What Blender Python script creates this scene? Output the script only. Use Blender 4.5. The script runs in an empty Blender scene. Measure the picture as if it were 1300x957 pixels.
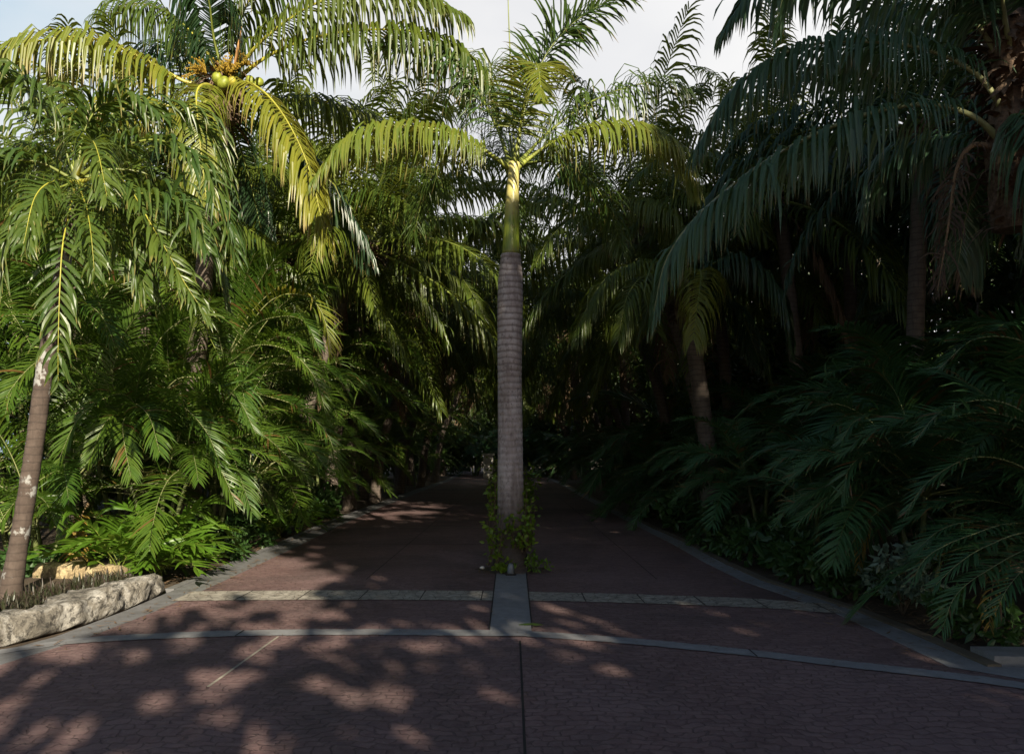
import bpy, math, random
import numpy as np
from mathutils import Vector

random.seed(7)
R = math.radians
SC = bpy.context.scene
COL = SC.collection

# ------------------------------------------------------------------ camera
EYE = 1.6
cam_data = bpy.data.cameras.new('camera')
cam = bpy.data.objects.new('camera', cam_data)
COL.objects.link(cam)
cam.location = (0, 0, EYE)
cam.rotation_euler = (R(90), 0, 0)
cam_data.sensor_width = 36
cam_data.lens = 27.7
cam_data.shift_y = 0.078
cam_data.clip_end = 2000
cam_data.clip_start = 0.05
SC.camera = cam

# ------------------------------------------------------------------ sun, sky, exposure
SUN_AZ, SUN_EL = R(20), R(25)          # sun behind the camera, a little to the right
sun_dir = Vector((math.sin(SUN_AZ)*math.cos(SUN_EL), -math.cos(SUN_AZ)*math.cos(SUN_EL), math.sin(SUN_EL)))
sd = bpy.data.lights.new('sun', 'SUN')
sd.energy = 5.0
sd.angle = R(0.5)
sd.color = (1.0, 0.90, 0.70)
so = bpy.data.objects.new('sun', sd)
COL.objects.link(so)
so.rotation_euler = (-sun_dir).to_track_quat('-Z', 'Y').to_euler()

world = bpy.data.worlds.new('World')
SC.world = world
world.use_nodes = True
nt = world.node_tree
nt.nodes.clear()
wo = nt.nodes.new('ShaderNodeOutputWorld')
bg = nt.nodes.new('ShaderNodeBackground')
sky = nt.nodes.new('ShaderNodeTexSky')
sky.sky_type = 'NISHITA'
sky.sun_disc = False
sky.sun_elevation = SUN_EL
sky.sun_rotation = R(180) - SUN_AZ
tc = nt.nodes.new('ShaderNodeTexCoord')
mp = nt.nodes.new('ShaderNodeMapping')
mp.inputs['Scale'].default_value = (1.0, 1.0, 2.2)
mp.inputs['Location'].default_value = (0.35, 0.2, 0.1)
noi = nt.nodes.new('ShaderNodeTexNoise')
noi.inputs['Scale'].default_value = 1.7
noi.inputs['Detail'].default_value = 7
noi.inputs['Roughness'].default_value = 0.55
sep = nt.nodes.new('ShaderNodeSeparateXYZ')
ad = nt.nodes.new('ShaderNodeMath'); ad.operation = 'MULTIPLY_ADD'
ad.inputs[1].default_value = 0.9; ad.inputs[2].default_value = 0.22
ad2 = nt.nodes.new('ShaderNodeMath'); ad2.operation = 'ADD'
rmp = nt.nodes.new('ShaderNodeValToRGB')
rmp.color_ramp.elements[0].position = 0.12
rmp.color_ramp.elements[1].position = 0.52
mixc = nt.nodes.new('ShaderNodeMix'); mixc.data_type = 'RGBA'
cn = nt.nodes.new('ShaderNodeTexNoise'); cn.inputs['Scale'].default_value = 3.0; cn.inputs['Detail'].default_value = 4
cr = nt.nodes.new('ShaderNodeValToRGB')
cr.color_ramp.elements[0].position = 0.35; cr.color_ramp.elements[0].color = (8.3, 8.4, 8.7, 1)
cr.color_ramp.elements[1].position = 0.65; cr.color_ramp.elements[1].color = (10.0, 9.95, 9.9, 1)
L = nt.links.new
L(tc.outputs['Generated'], mp.inputs['Vector']); L(mp.outputs[0], noi.inputs['Vector'])
L(mp.outputs[0], cn.inputs['Vector']); L(cn.outputs['Fac'], cr.inputs['Fac'])
L(tc.outputs['Generated'], sep.inputs[0]); L(sep.outputs['X'], ad.inputs[0])
L(ad.outputs[0], ad2.inputs[0]); L(noi.outputs['Fac'], ad2.inputs[1])
L(ad2.outputs[0], rmp.inputs['Fac'])
# the bright cloud bank stands ahead of the camera; overhead and behind the sky is clear
fr = nt.nodes.new('ShaderNodeMapRange'); fr.interpolation_type = 'SMOOTHSTEP'
fr.inputs['From Min'].default_value = 0.5; fr.inputs['From Max'].default_value = 0.75
L(sep.outputs['Y'], fr.inputs['Value'])
zr = nt.nodes.new('ShaderNodeMapRange'); zr.interpolation_type = 'SMOOTHSTEP'
zr.inputs['From Min'].default_value = 0.66; zr.inputs['From Max'].default_value = 0.56
L(sep.outputs['Z'], zr.inputs['Value'])
m1 = nt.nodes.new('ShaderNodeMath'); m1.operation = 'MULTIPLY'; m2_ = nt.nodes.new('ShaderNodeMath'); m2_.operation = 'MULTIPLY'
L(fr.outputs[0], m1.inputs[0]); L(zr.outputs[0], m1.inputs[1]); L(m1.outputs[0], m2_.inputs[0]); L(rmp.outputs['Color'], m2_.inputs[1])
L(m2_.outputs[0], mixc.inputs['Factor'])
sg_ = nt.nodes.new('ShaderNodeMix'); sg_.data_type = 'RGBA'
L(m1.outputs[0], sg_.inputs['Factor']); sg_.inputs['B'].default_value = (4.6, 6.6, 8.3, 1)
L(sky.outputs[0], sg_.inputs['A']); L(sg_.outputs['Result'], mixc.inputs['A'])
pass; L(cr.outputs['Color'], mixc.inputs['B'])
L(mixc.outputs['Result'], bg.inputs['Color'])
bg.inputs['Strength'].default_value = 0.05
L(bg.outputs[0], wo.inputs[0])

SC.view_settings.view_transform = 'Standard'
SC.view_settings.look = 'None'
SC.view_settings.exposure = 0.95
SC.view_settings.gamma = 1.0
SC.cycles.max_bounces = 5
SC.cycles.diffuse_bounces = 2
SC.cycles.glossy_bounces = 2
SC.cycles.transmission_bounces = 3
SC.cycles.sample_clamp_indirect = 4.0
SC.cycles.use_denoising = True
SC.cycles.denoiser = 'OPENIMAGEDENOISE'
SC.cycles.denoising_input_passes = 'RGB_ALBEDO_NORMAL'
SC.cycles.denoising_prefilter = 'ACCURATE'
SC.cycles.caustics_reflective = False
SC.cycles.caustics_refractive = False

# ------------------------------------------------------------------ placing helpers
def P(px, py, d):
    return np.array([(px-650)/1000.0*d, d, EYE+(580-py)/1000.0*d])

def G(px, py, z=0.0):
    d = (EYE-z)*1000.0/(py-580)
    return ((px-650)/1000.0*d, d)

def tag(o, label=None, cat=None, group=None, kind=None):
    if label: o['label'] = label
    if cat: o['category'] = cat
    if group: o['group'] = group
    if kind: o['kind'] = kind
    return o

def thing(name, loc, label, cat, group=None, rz=0.0):
    o = bpy.data.objects.new(name, None)
    o.empty_display_size = 0.2
    COL.objects.link(o)
    o.location = loc
    o.rotation_euler = (0, 0, rz)
    return tag(o, label, cat, group)

def link(name, mesh, parent=None, loc=(0, 0, 0), rot=(0, 0, 0), scale=None):
    o = bpy.data.objects.new(name, mesh)
    COL.objects.link(o)
    if parent is not None: o.parent = parent
    o.location = loc
    o.rotation_euler = rot
    if scale is not None: o.scale = (scale,)*3 if not hasattr(scale, '__len__') else scale
    return o

def copy_tree(o, parent=None):
    c = o.copy(); COL.objects.link(c)
    if parent is not None: c.parent = parent
    for ch in list(o.children): copy_tree(ch, c)
    return c

def mesh_np(name, V, Q, mats, mi=None, attrs=None, smooth=None):
    """V (n,3), Q (m,4) quads -> mesh"""
    me = bpy.data.meshes.new(name)
    V = np.asarray(V, dtype=np.float32); Q = np.asarray(Q, dtype=np.int32)
    me.vertices.add(len(V)); me.vertices.foreach_set('co', V.ravel())
    me.loops.add(Q.size); me.loops.foreach_set('vertex_index', Q.ravel())
    me.polygons.add(len(Q))
    me.polygons.foreach_set('loop_start', np.arange(len(Q), dtype=np.int32)*4)
    try: me.polygons.foreach_set('loop_total', np.full(len(Q), 4, dtype=np.int32))
    except Exception: pass
    for m in mats: me.materials.append(m)
    if mi is not None: me.polygons.foreach_set('material_index', np.asarray(mi, dtype=np.int32))
    if smooth is not None: me.polygons.foreach_set('use_smooth', np.asarray(smooth, dtype=bool))
    for k, v in (attrs or {}).items():
        a = me.attributes.new(k, 'FLOAT', 'POINT')
        a.data.foreach_set('value', np.asarray(v, dtype=np.float32))
    me.update(calc_edges=True)
    return me

# ------------------------------------------------------------------ materials
def nodes_of(name):
    m = bpy.data.materials.new(name)
    m.use_nodes = True
    t = m.node_tree
    b = t.nodes['Principled BSDF']
    return m, t, b

def N(t, kind, **kw):
    n = t.nodes.new(kind)
    for k, v in kw.items():
        if k in n.inputs: n.inputs[k].default_value = v
        else: setattr(n, k, v)
    return n

def mixn(t, fac, a, b, blend='MIX'):
    n = t.nodes.new('ShaderNodeMix'); n.data_type = 'RGBA'; n.blend_type = blend
    for s, v in (('Factor', fac), ('A', a), ('B', b)):
        if isinstance(v, (int, float)): n.inputs[s].default_value = v
        elif isinstance(v, tuple): n.inputs[s].default_value = (*v, 1) if len(v) == 3 else v
        else: t.links.new(v, n.inputs[s])
    return n.outputs['Result']

def ramp(t, src, stops):
    n = t.nodes.new('ShaderNodeValToRGB')
    e = n.color_ramp.elements
    while len(e) < len(stops): e.new(0.5)
    for el, (p, c) in zip(e, stops):
        el.position = p
        el.color = (c, c, c, 1) if isinstance(c, (int, float)) else (*c, 1)
    t.links.new(src, n.inputs['Fac'])
    return n.outputs['Color']

def leaf_mat(name, c1, c2, tipc, trans, tr_amt=0.35, tip0=0.8, rough=0.38, dead=0.0, deadc=(0.16, 0.09, 0.03), spec=0.5):
    m, t, b = nodes_of(name)
    rnd = N(t, 'ShaderNodeAttribute', attribute_name='rnd').outputs['Fac']
    tip = N(t, 'ShaderNodeAttribute', attribute_name='tip').outputs['Fac']
    oi = N(t, 'ShaderNodeObjectInfo').outputs['Random']
    nz = N(t, 'ShaderNodeTexNoise', Scale=1.3, Detail=2.0)
    tcn = N(t, 'ShaderNodeTexCoord'); t.links.new(tcn.outputs['Object'], nz.inputs['Vector'])
    a = t.nodes.new('ShaderNodeMath'); a.operation = 'MULTIPLY_ADD'; a.inputs[1].default_value = 0.55
    t.links.new(rnd, a.inputs[0])
    b2 = t.nodes.new('ShaderNodeMath'); b2.operation = 'MULTIPLY'; b2.inputs[1].default_value = 0.45
    t.links.new(oi, b2.inputs[0]); t.links.new(b2.outputs[0], a.inputs[2])
    col = mixn(t, a.outputs[0], c1, c2)
    tr = mixn(t, a.outputs[0], tuple(x*0.75 for x in trans), trans)
    # dry tips, each leaflet its own extent
    s = t.nodes.new('ShaderNodeMath'); s.operation = 'MULTIPLY_ADD'; s.inputs[1].default_value = 0.22
    t.links.new(rnd, s.inputs[0]); t.links.new(tip, s.inputs[2])
    tmul = t.nodes.new('ShaderNodeMapRange'); t.links.new(s.outputs[0], tmul.inputs['Value'])
    tmul.inputs['From Min'].default_value = tip0+0.1; tmul.inputs['From Max'].default_value = 1.22; tmul.clamp = True; tf = tmul.outputs[0]
    col = mixn(t, tf, col, tipc); tr = mixn(t, tf, tr, tuple(x*0.8 for x in tipc))
    if dead > 0:
        df = ramp(t, rnd, [(1-dead-0.01, 0.0), (1-dead, 1.0)])
        col = mixn(t, df, col, deadc); tr = mixn(t, df, tr, deadc)
    t.links.new(col, b.inputs['Base Color'])
    b.inputs['Roughness'].default_value = rough
    b.inputs['Specular IOR Level'].default_value = spec
    tl = N(t, 'ShaderNodeBsdfTranslucent'); t.links.new(tr, tl.inputs['Color'])
    mx = N(t, 'ShaderNodeMixShader'); mx.inputs[0].default_value = tr_amt
    t.links.new(b.outputs[0], mx.inputs[1]); t.links.new(tl.outputs[0], mx.inputs[2])
    t.links.new(mx.outputs[0], t.nodes['Material Output'].inputs['Surface'])
    return m

M = {}
M['coco'] = leaf_mat('coconut_leaf', (0.045, 0.09, 0.014), (0.12, 0.15, 0.018), (0.30, 0.20, 0.06), (0.28, 0.30, 0.03), 0.35, 0.92)
M['coco_sunlit_yellow'] = leaf_mat('sunlit_yellow_coconut_leaf', (0.13, 0.18, 0.02), (0.26, 0.25, 0.028), (0.42, 0.30, 0.12), (0.45, 0.38, 0.05), 0.38, 0.75)  # yellow fronds, with the sunlight on them also put into the lighter colour
M['coco_dark'] = leaf_mat('shaded_coconut_leaf', (0.022, 0.06, 0.028), (0.045, 0.085, 0.030), (0.22, 0.13, 0.04), (0.10, 0.17, 0.03), 0.28, 0.93, rough=0.33)  # coconut leaf for shaded fronds, the shade put into a darker colour
M['coco_shade'] = leaf_mat('cool_shaded_coconut_leaf', (0.04, 0.095, 0.05), (0.075, 0.14, 0.07), (0.24, 0.16, 0.05), (0.14, 0.22, 0.04), 0.28, 0.9, rough=0.36)  # near right palm: cool tone of the shade put into the leaf colour
M['royal'] = leaf_mat('royal_leaf', (0.035, 0.08, 0.018), (0.08, 0.12, 0.02), (0.28, 0.16, 0.06), (0.22, 0.27, 0.035), 0.33, 0.85)
M['royal_sunlit_yellow'] = leaf_mat('sunlit_royal_leaf', (0.10, 0.16, 0.02), (0.22, 0.22, 0.026), (0.28, 0.21, 0.07), (0.40, 0.38, 0.05), 0.36, 0.85)  # royal leaf again, sunlight on the arches put into a brighter, yellower colour
M['areca'] = leaf_mat('areca_leaf', (0.036, 0.094, 0.014), (0.095, 0.15, 0.016), (0.20, 0.16, 0.04), (0.22, 0.34, 0.03), 0.36, 0.95, dead=0.02)
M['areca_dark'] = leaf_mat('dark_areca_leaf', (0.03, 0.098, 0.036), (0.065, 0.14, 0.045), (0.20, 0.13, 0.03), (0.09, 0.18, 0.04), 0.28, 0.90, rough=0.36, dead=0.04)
M['xmas'] = leaf_mat('christmas_palm_leaf', (0.04, 0.085, 0.018), (0.10, 0.14, 0.022), (0.38, 0.29, 0.09), (0.24, 0.31, 0.03), 0.33, 0.88)
M['broad'] = leaf_mat('broad_palm_leaf', (0.07, 0.16, 0.015), (0.11, 0.20, 0.02), (0.2, 0.2, 0.05), (0.28, 0.42, 0.03), 0.38, 0.97)
M['dry'] = leaf_mat('dry_leaf', (0.12, 0.075, 0.045), (0.22, 0.14, 0.08), (0.25, 0.16, 0.09), (0.2, 0.12, 0.05), 0.2, 0.9, rough=0.7)
M['dry_dark'] = leaf_mat('dark_dry_leaf', (0.05, 0.032, 0.022), (0.10, 0.065, 0.04), (0.12, 0.08, 0.05), (0.06, 0.04, 0.02), 0.15, 0.9, rough=0.8)
M['dry_orange'] = leaf_mat('dry_orange_leaf', (0.20, 0.13, 0.02), (0.30, 0.20, 0.03), (0.24, 0.12, 0.04), (0.3, 0.18, 0.03), 0.3, 0.9, rough=0.6)
M['vine'] = leaf_mat('vine_leaf', (0.07, 0.16, 0.012), (0.16, 0.25, 0.02), (0.2, 0.25, 0.03), (0.3, 0.42, 0.03), 0.35, 0.97)
M['tree'] = leaf_mat('tree_leaf', (0.02, 0.05, 0.012), (0.05, 0.085, 0.018), (0.06, 0.08, 0.02), (0.09, 0.14, 0.02), 0.25, 0.97)
M['shrub'] = leaf_mat('shrub_leaf', (0.03, 0.08, 0.02), (0.06, 0.12, 0.03), (0.08, 0.12, 0.03), (0.12, 0.2, 0.03), 0.28, 0.97)
M['pale_shrub'] = leaf_mat('pale_shrub_leaf', (0.09, 0.15, 0.10), (0.28, 0.36, 0.26), (0.3, 0.36, 0.28), (0.2, 0.3, 0.2), 0.25, 0.97)
M['rhoeo'] = leaf_mat('purple_green_leaf', (0.035, 0.06, 0.018), (0.06, 0.042, 0.035), (0.10, 0.055, 0.06), (0.1, 0.06, 0.06), 0.25, 0.8)
M['flower'] = leaf_mat('flower_spray', (0.35, 0.21, 0.03), (0.5, 0.36, 0.06), (0.6, 0.3, 0.05), (0.6, 0.4, 0.05), 0.3, 0.9)

def plain(name, c, rough=0.6, var=0.25, scale=8.0, bump=0.0, spec=0.5):
    m, t, b = nodes_of(name)
    tcn = N(t, 'ShaderNodeTexCoord')
    nz = N(t, 'ShaderNodeTexNoise', Scale=scale, Detail=5.0)
    t.links.new(tcn.outputs['Object'], nz.inputs['Vector'])
    lo = tuple(x*(1-var) for x in c); hi = tuple(min(1, x*(1+var)) for x in c)
    t.links.new(ramp(t, nz.outputs['Fac'], [(0.3, lo), (0.7, hi)]), b.inputs['Base Color'])
    b.inputs['Roughness'].default_value = rough
    b.inputs['Specular IOR Level'].default_value = spec
    if bump:
        bp = N(t, 'ShaderNodeBump', Strength=bump, Distance=0.02)
        t.links.new(nz.outputs['Fac'], bp.inputs['Height']); t.links.new(bp.outputs[0], b.inputs['Normal'])
    return m

M['rib_yellow'] = plain('yellow_midrib', (0.36, 0.34, 0.05), 0.45, 0.3, 3)
M['rib_royal'] = plain('royal_midrib', (0.24, 0.27, 0.04), 0.45, 0.3, 3)
M['rib_green'] = plain('green_midrib', (0.16, 0.19, 0.035), 0.45, 0.3, 3)
M['rib_dark'] = plain('dark_midrib', (0.11, 0.12, 0.03), 0.45, 0.3, 3)
M['rib_pale'] = plain('pale_midrib', (0.24, 0.25, 0.11), 0.5, 0.3, 3)
M['rib_dry'] = plain('dry_midrib', (0.2, 0.13, 0.07), 0.8, 0.3, 6)
M['stem'] = plain('cane_stem', (0.10, 0.12, 0.04), 0.5, 0.4, 10, 0.3)
M['coconut'] = plain('young_coconut_husk', (0.22, 0.25, 0.025), 0.5, 0.45, 14)
M['coconut_orange'] = plain('yellow_coconut_husk', (0.30, 0.26, 0.03), 0.5, 0.45, 14)
M['fibre'] = plain('brown_crown_fibre', (0.13, 0.085, 0.055), 0.9, 0.5, 25, 0.8)
M['spathe'] = plain('dry_spathe', (0.42, 0.22, 0.08), 0.7, 0.3, 8, 0.3)
M['twig'] = plain('twig', (0.10, 0.07, 0.045), 0.9, 0.3, 20, 0.4)
M['bark'] = plain('tree_bark', (0.14, 0.11, 0.085), 0.9, 0.4, 12, 0.8)

def shaft_mat():
    m, t, b = nodes_of('crownshaft_green')
    tcn = N(t, 'ShaderNodeTexCoord')
    sp = N(t, 'ShaderNodeSeparateXYZ'); t.links.new(tcn.outputs['Object'], sp.inputs[0])
    nz = N(t, 'ShaderNodeTexNoise', Scale=5.0, Detail=4.0)
    mpn = N(t, 'ShaderNodeMapping'); mpn.inputs['Scale'].default_value = (9, 9, 1.2)
    t.links.new(tcn.outputs['Object'], mpn.inputs[0]); t.links.new(mpn.outputs[0], nz.inputs['Vector'])
    col = ramp(t, nz.outputs['Fac'], [(0.3, (0.14, 0.22, 0.02)), (0.7, (0.30, 0.34, 0.04))])
    h = N(t, 'ShaderNodeMapRange'); h.inputs['From Min'].default_value = 0.45; h.inputs['From Max'].default_value = 0.75
    t.links.new(sp.outputs['Z'], h.inputs['Value'])
    col = mixn(t, h.outputs[0], col, (0.52, 0.46, 0.16))  # sunlit upper part painted in: colour turns cream above the shadow line
    ns = N(t, 'ShaderNodeTexNoise', Scale=9.0, Detail=8.0, Roughness=0.7); t.links.new(tcn.outputs['Object'], ns.inputs['Vector'])
    col = mixn(t, ramp(t, ns.outputs['Fac'], [(0.56, 0.0), (0.66, 0.6)]), col, (0.20, 0.13, 0.05))
    jn = N(t, 'ShaderNodeMapRange'); jn.inputs['From Min'].default_value = 0.12; jn.inputs['From Max'].default_value = 0.0
    t.links.new(sp.outputs['Z'], jn.inputs['Value'])
    jm = t.nodes.new('ShaderNodeMath'); jm.operation = 'MULTIPLY'; t.links.new(jn.outputs[0], jm.inputs[0]); t.links.new(ns.outputs['Fac'], jm.inputs[1])
    col = mixn(t, jm.outputs[0], col, (0.16, 0.10, 0.05))
    t.links.new(col, b.inputs['Base Color'])
    b.inputs['Roughness'].default_value = 0.36
    return m
M['shaft'] = shaft_mat()

def ringed(name, base, dark, pale, freq=9.0, patch=0.35, lich=(0.6, 0.58, 0.55), patch_lo=0.62, bump=0.5, zs=0.7):
    """palm bark: rings round the trunk (object Z), vertical fissures, pale lichen blotches"""
    m, t, b = nodes_of(name)
    tcn = N(t, 'ShaderNodeTexCoord')
    w = N(t, 'ShaderNodeTexWave', wave_type='BANDS', bands_direction='Z', wave_profile='SAW')
    w.inputs['Scale'].default_value = freq; w.inputs['Distortion'].default_value = 2.6
    w.inputs['Detail'].default_value = 3; w.inputs['Detail Scale'].default_value = 1.5
    t.links.new(tcn.outputs['Object'], w.inputs['Vector'])
    nz = N(t, 'ShaderNodeTexNoise', Scale=7.0, Detail=7.0, Roughness=0.65)
    t.links.new(tcn.outputs['Object'], nz.inputs['Vector'])
    mpn = N(t, 'ShaderNodeMapping'); mpn.inputs['Scale'].default_value = (22, 22, 3)
    t.links.new(tcn.outputs['Object'], mpn.inputs[0])
    fz = N(t, 'ShaderNodeTexNoise', Scale=1.0, Detail=4.0); t.links.new(mpn.outputs[0], fz.inputs['Vector'])
    col = ramp(t, nz.outputs['Fac'], [(0.3, base), (0.7, pale)])
    col = mixn(t, ramp(t, w.outputs['Fac'], [(0.02, 0.65), (0.25, 0.0)]), col, dark)
    col = mixn(t, ramp(t, fz.outputs['Fac'], [(0.34, 0.35), (0.45, 0.0)]), col, dark)
    n2 = N(t, 'ShaderNodeTexNoise', Scale=3.2, Detail=9.0, Roughness=0.7)
    m2 = N(t, 'ShaderNodeMapping'); m2.inputs['Scale'].default_value = (1, 1, zs); m2.inputs['Location'].default_value = (3.1, 1.7, 0.4)
    t.links.new(tcn.outputs['Object'], m2.inputs[0]); t.links.new(m2.outputs[0], n2.inputs['Vector'])
    if patch: col = mixn(t, ramp(t, n2.outputs['Fac'], [(patch_lo, 0.0), (patch_lo+0.04, patch)]), col, lich)
    t.links.new(col, b.inputs['Base Color'])
    b.inputs['Roughness'].default_value = 0.85
    bp = N(t, 'ShaderNodeBump', Strength=bump, Distance=0.015)
    mm = t.nodes.new('ShaderNodeMath'); mm.operation = 'MULTIPLY_ADD'; mm.inputs[1].default_value = 0.6
    t.links.new(w.outputs['Fac'], mm.inputs[0]); t.links.new(nz.outputs['Fac'], mm.inputs[2])
    t.links.new(mm.outputs[0], bp.inputs['Height']); t.links.new(bp.outputs[0], b.inputs['Normal'])
    return m
def royal_bark():
    m, t, b = nodes_of('royal_trunk')
    tcn = N(t, 'ShaderNodeTexCoord')
    sp = N(t, 'ShaderNodeSeparateXYZ'); t.links.new(tcn.outputs['Object'], sp.inputs[0])
    def noise(sc, det, mscale, rough=0.6):
        mpn = N(t, 'ShaderNodeMapping'); mpn.inputs['Scale'].default_value = mscale
        t.links.new(tcn.outputs['Object'], mpn.inputs[0])
        n = N(t, 'ShaderNodeTexNoise', Scale=sc, Detail=det, Roughness=rough); t.links.new(mpn.outputs[0], n.inputs['Vector'])
        return n.outputs['Fac']
    w = N(t, 'ShaderNodeTexWave', wave_type='BANDS', bands_direction='Z', wave_profile='SIN')
    w.inputs['Scale'].default_value = 3.6; w.inputs['Distortion'].default_value = 3.4; w.inputs['Detail'].default_value = 5
    w.inputs['Detail Scale'].default_value = 0.8
    t.links.new(tcn.outputs['Object'], w.inputs['Vector'])
    up = N(t, 'ShaderNodeMapRange'); up.inputs['From Min'].default_value = 1.6; up.inputs['From Max'].default_value = 3.2
    t.links.new(sp.outputs['Z'], up.inputs['Value'])
    rings = t.nodes.new('ShaderNodeMath'); rings.operation = 'MULTIPLY'
    rm = ramp(t, w.outputs['Fac'], [(0.0, 1.0), (0.35, 0.25), (0.6, 0.0)])
    t.links.new(rm, rings.inputs[0])
    st = N(t, 'ShaderNodeMapRange'); st.inputs['To Min'].default_value = 0.10; st.inputs['To Max'].default_value = 0.6
    t.links.new(up.outputs[0], st.inputs['Value']); t.links.new(st.outputs[0], rings.inputs[1])
    col = ramp(t, noise(3.0, 8, (1, 1, 0.5), 0.7), [(0.32, (0.28, 0.235, 0.23)), (0.5, (0.42, 0.37, 0.37)), (0.68, (0.56, 0.52, 0.52))])
    col = mixn(t, rings.outputs[0], col, (0.10, 0.065, 0.055))
    col = mixn(t, ramp(t, noise(26.0, 7, (1, 1, 0.6), 0.75), [(0.36, 0.7), (0.48, 0.0)]), col, (0.09, 0.07, 0.06))
    col = mixn(t, ramp(t, noise(2.2, 6, (3, 3, 0.35), 0.65), [(0.48, 0.0), (0.66, 0.65)]), col, (0.15, 0.115, 0.10))
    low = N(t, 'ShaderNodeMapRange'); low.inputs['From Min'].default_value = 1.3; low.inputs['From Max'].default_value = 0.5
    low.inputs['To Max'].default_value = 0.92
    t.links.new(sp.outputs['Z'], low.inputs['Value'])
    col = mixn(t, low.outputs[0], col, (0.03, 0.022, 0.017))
    t.links.new(col, b.inputs['Base Color']); b.inputs['Roughness'].default_value = 0.88
    bp = N(t, 'ShaderNodeBump', Strength=0.7, Distance=0.012)
    mm = t.nodes.new('ShaderNodeMath'); mm.operation = 'MULTIPLY_ADD'; mm.inputs[1].default_value = 0.7
    t.links.new(w.outputs['Fac'], mm.inputs[0]); t.links.new(noise(18.0, 8, (1, 1, 0.4), 0.7), mm.inputs[2])
    t.links.new(mm.outputs[0], bp.inputs['Height']); t.links.new(bp.outputs[0], b.inputs['Normal'])
    return m
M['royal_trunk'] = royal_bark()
M['coco_trunk'] = ringed('coconut_trunk', (0.10, 0.075, 0.06), (0.04, 0.028, 0.024), (0.17, 0.135, 0.11), 3.0, 0.5, patch_lo=0.66)
M['xmas_trunk'] = ringed('christmas_palm_trunk', (0.055, 0.038, 0.030), (0.03, 0.022, 0.018), (0.115, 0.085, 0.07), 3.7, 0.9, (0.34, 0.34, 0.33), 0.555, zs=0.8)

# ------------------------------------------------------------------ geometry helpers
def smooth_curve(pts, n=40):
    """Catmull-Rom through the points, resampled evenly by arc length"""
    pts = np.asarray(pts, float)
    p = np.vstack([2*pts[0]-pts[1], pts, 2*pts[-1]-pts[-2]])
    out = []
    for i in range(1, len(p)-2):
        for u in np.linspace(0, 1, 14, endpoint=False):
            out.append(0.5*((2*p[i])+(-p[i-1]+p[i+1])*u+(2*p[i-1]-5*p[i]+4*p[i+1]-p[i+2])*u*u+(-p[i-1]+3*p[i]-3*p[i+1]+p[i+2])*u**3))
    out.append(p[-2]); out = np.array(out)
    s = np.concatenate([[0], np.cumsum(np.linalg.norm(np.diff(out, axis=0), axis=1))])
    t = np.linspace(0, s[-1], n)
    return np.stack([np.interp(t, s, out[:, k]) for k in range(3)], 1)

def norm(a):
    return a/np.maximum(np.linalg.norm(a, axis=-1, keepdims=True), 1e-9)

def tube(C, r, ns=8, cap=True, flat=1.0, rough=0.0, rng=None):
    """tube along polyline C with radii r -> V, Q"""
    C = np.asarray(C, float); n = len(C)
    r = np.broadcast_to(np.asarray(r, float), (n,))
    T = norm(np.gradient(C, axis=0))
    ref = np.array([1.0, 0, 0]) if abs(T[:, 0]).max() < 0.9 else np.array([0, 1.0, 0])
    if abs((T@ref)).max() > 0.9: ref = np.array([0, 0, 1.0])
    A = norm(np.cross(T, ref)); B = np.cross(T, A)
    th = np.linspace(0, 2*math.pi, ns, endpoint=False)
    rr = r[:, None]*np.ones(ns)[None]
    if rough and rng is not None: rr = rr*(1+rough*rng.standard_normal((n, ns)))
    V = C[:, None, :]+rr[:, :, None]*(np.cos(th)[None, :, None]*A[:, None, :]+flat*np.sin(th)[None, :, None]*B[:, None, :])
    V = V.reshape(-1, 3)
    i = np.arange(n-1)[:, None]*ns; j = np.arange(ns)[None]; j2 = (j+1) % ns
    Q = np.stack([i+j, i+j2, i+ns+j2, i+ns+j], -1).reshape(-1, 4)
    if cap:
        V = np.vstack([V, C[0], C[-1]]); a = n*ns
        q = []
        for k in range(0, ns, 2):
            q.append([a, (k+2) % ns, (k+1) % ns, k]); o = (n-1)*ns
            q.append([a+1, o+k, o+(k+1) % ns, o+(k+2) % ns])
        Q = np.vstack([Q, q])
    return V, Q

class Acc:
    """collects quads for ONE part"""
    def __init__(s): s.V = []; s.Q = []; s.mi = []; s.rnd = []; s.tip = []; s.n = 0; s.sm = []
    def add(s, V, Q, mi=0, rnd=0.5, tip=0.0, smooth=False):
        V = np.asarray(V, float); Q = np.asarray(Q, int)
        s.V.append(V); s.Q.append(Q+s.n); s.n += len(V)
        s.mi.append(np.full(len(Q), mi)); s.sm.append(np.full(len(Q), smooth))
        s.rnd.append(np.broadcast_to(rnd, (len(V),))); s.tip.append(np.broadcast_to(tip, (len(V),)))
    def mesh(s, name, mats):
        return mesh_np(name, np.vstack(s.V), np.vstack(s.Q), mats, np.concatenate(s.mi),
                       {'rnd': np.concatenate(s.rnd), 'tip': np.concatenate(s.tip)}, np.concatenate(s.sm))

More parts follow.
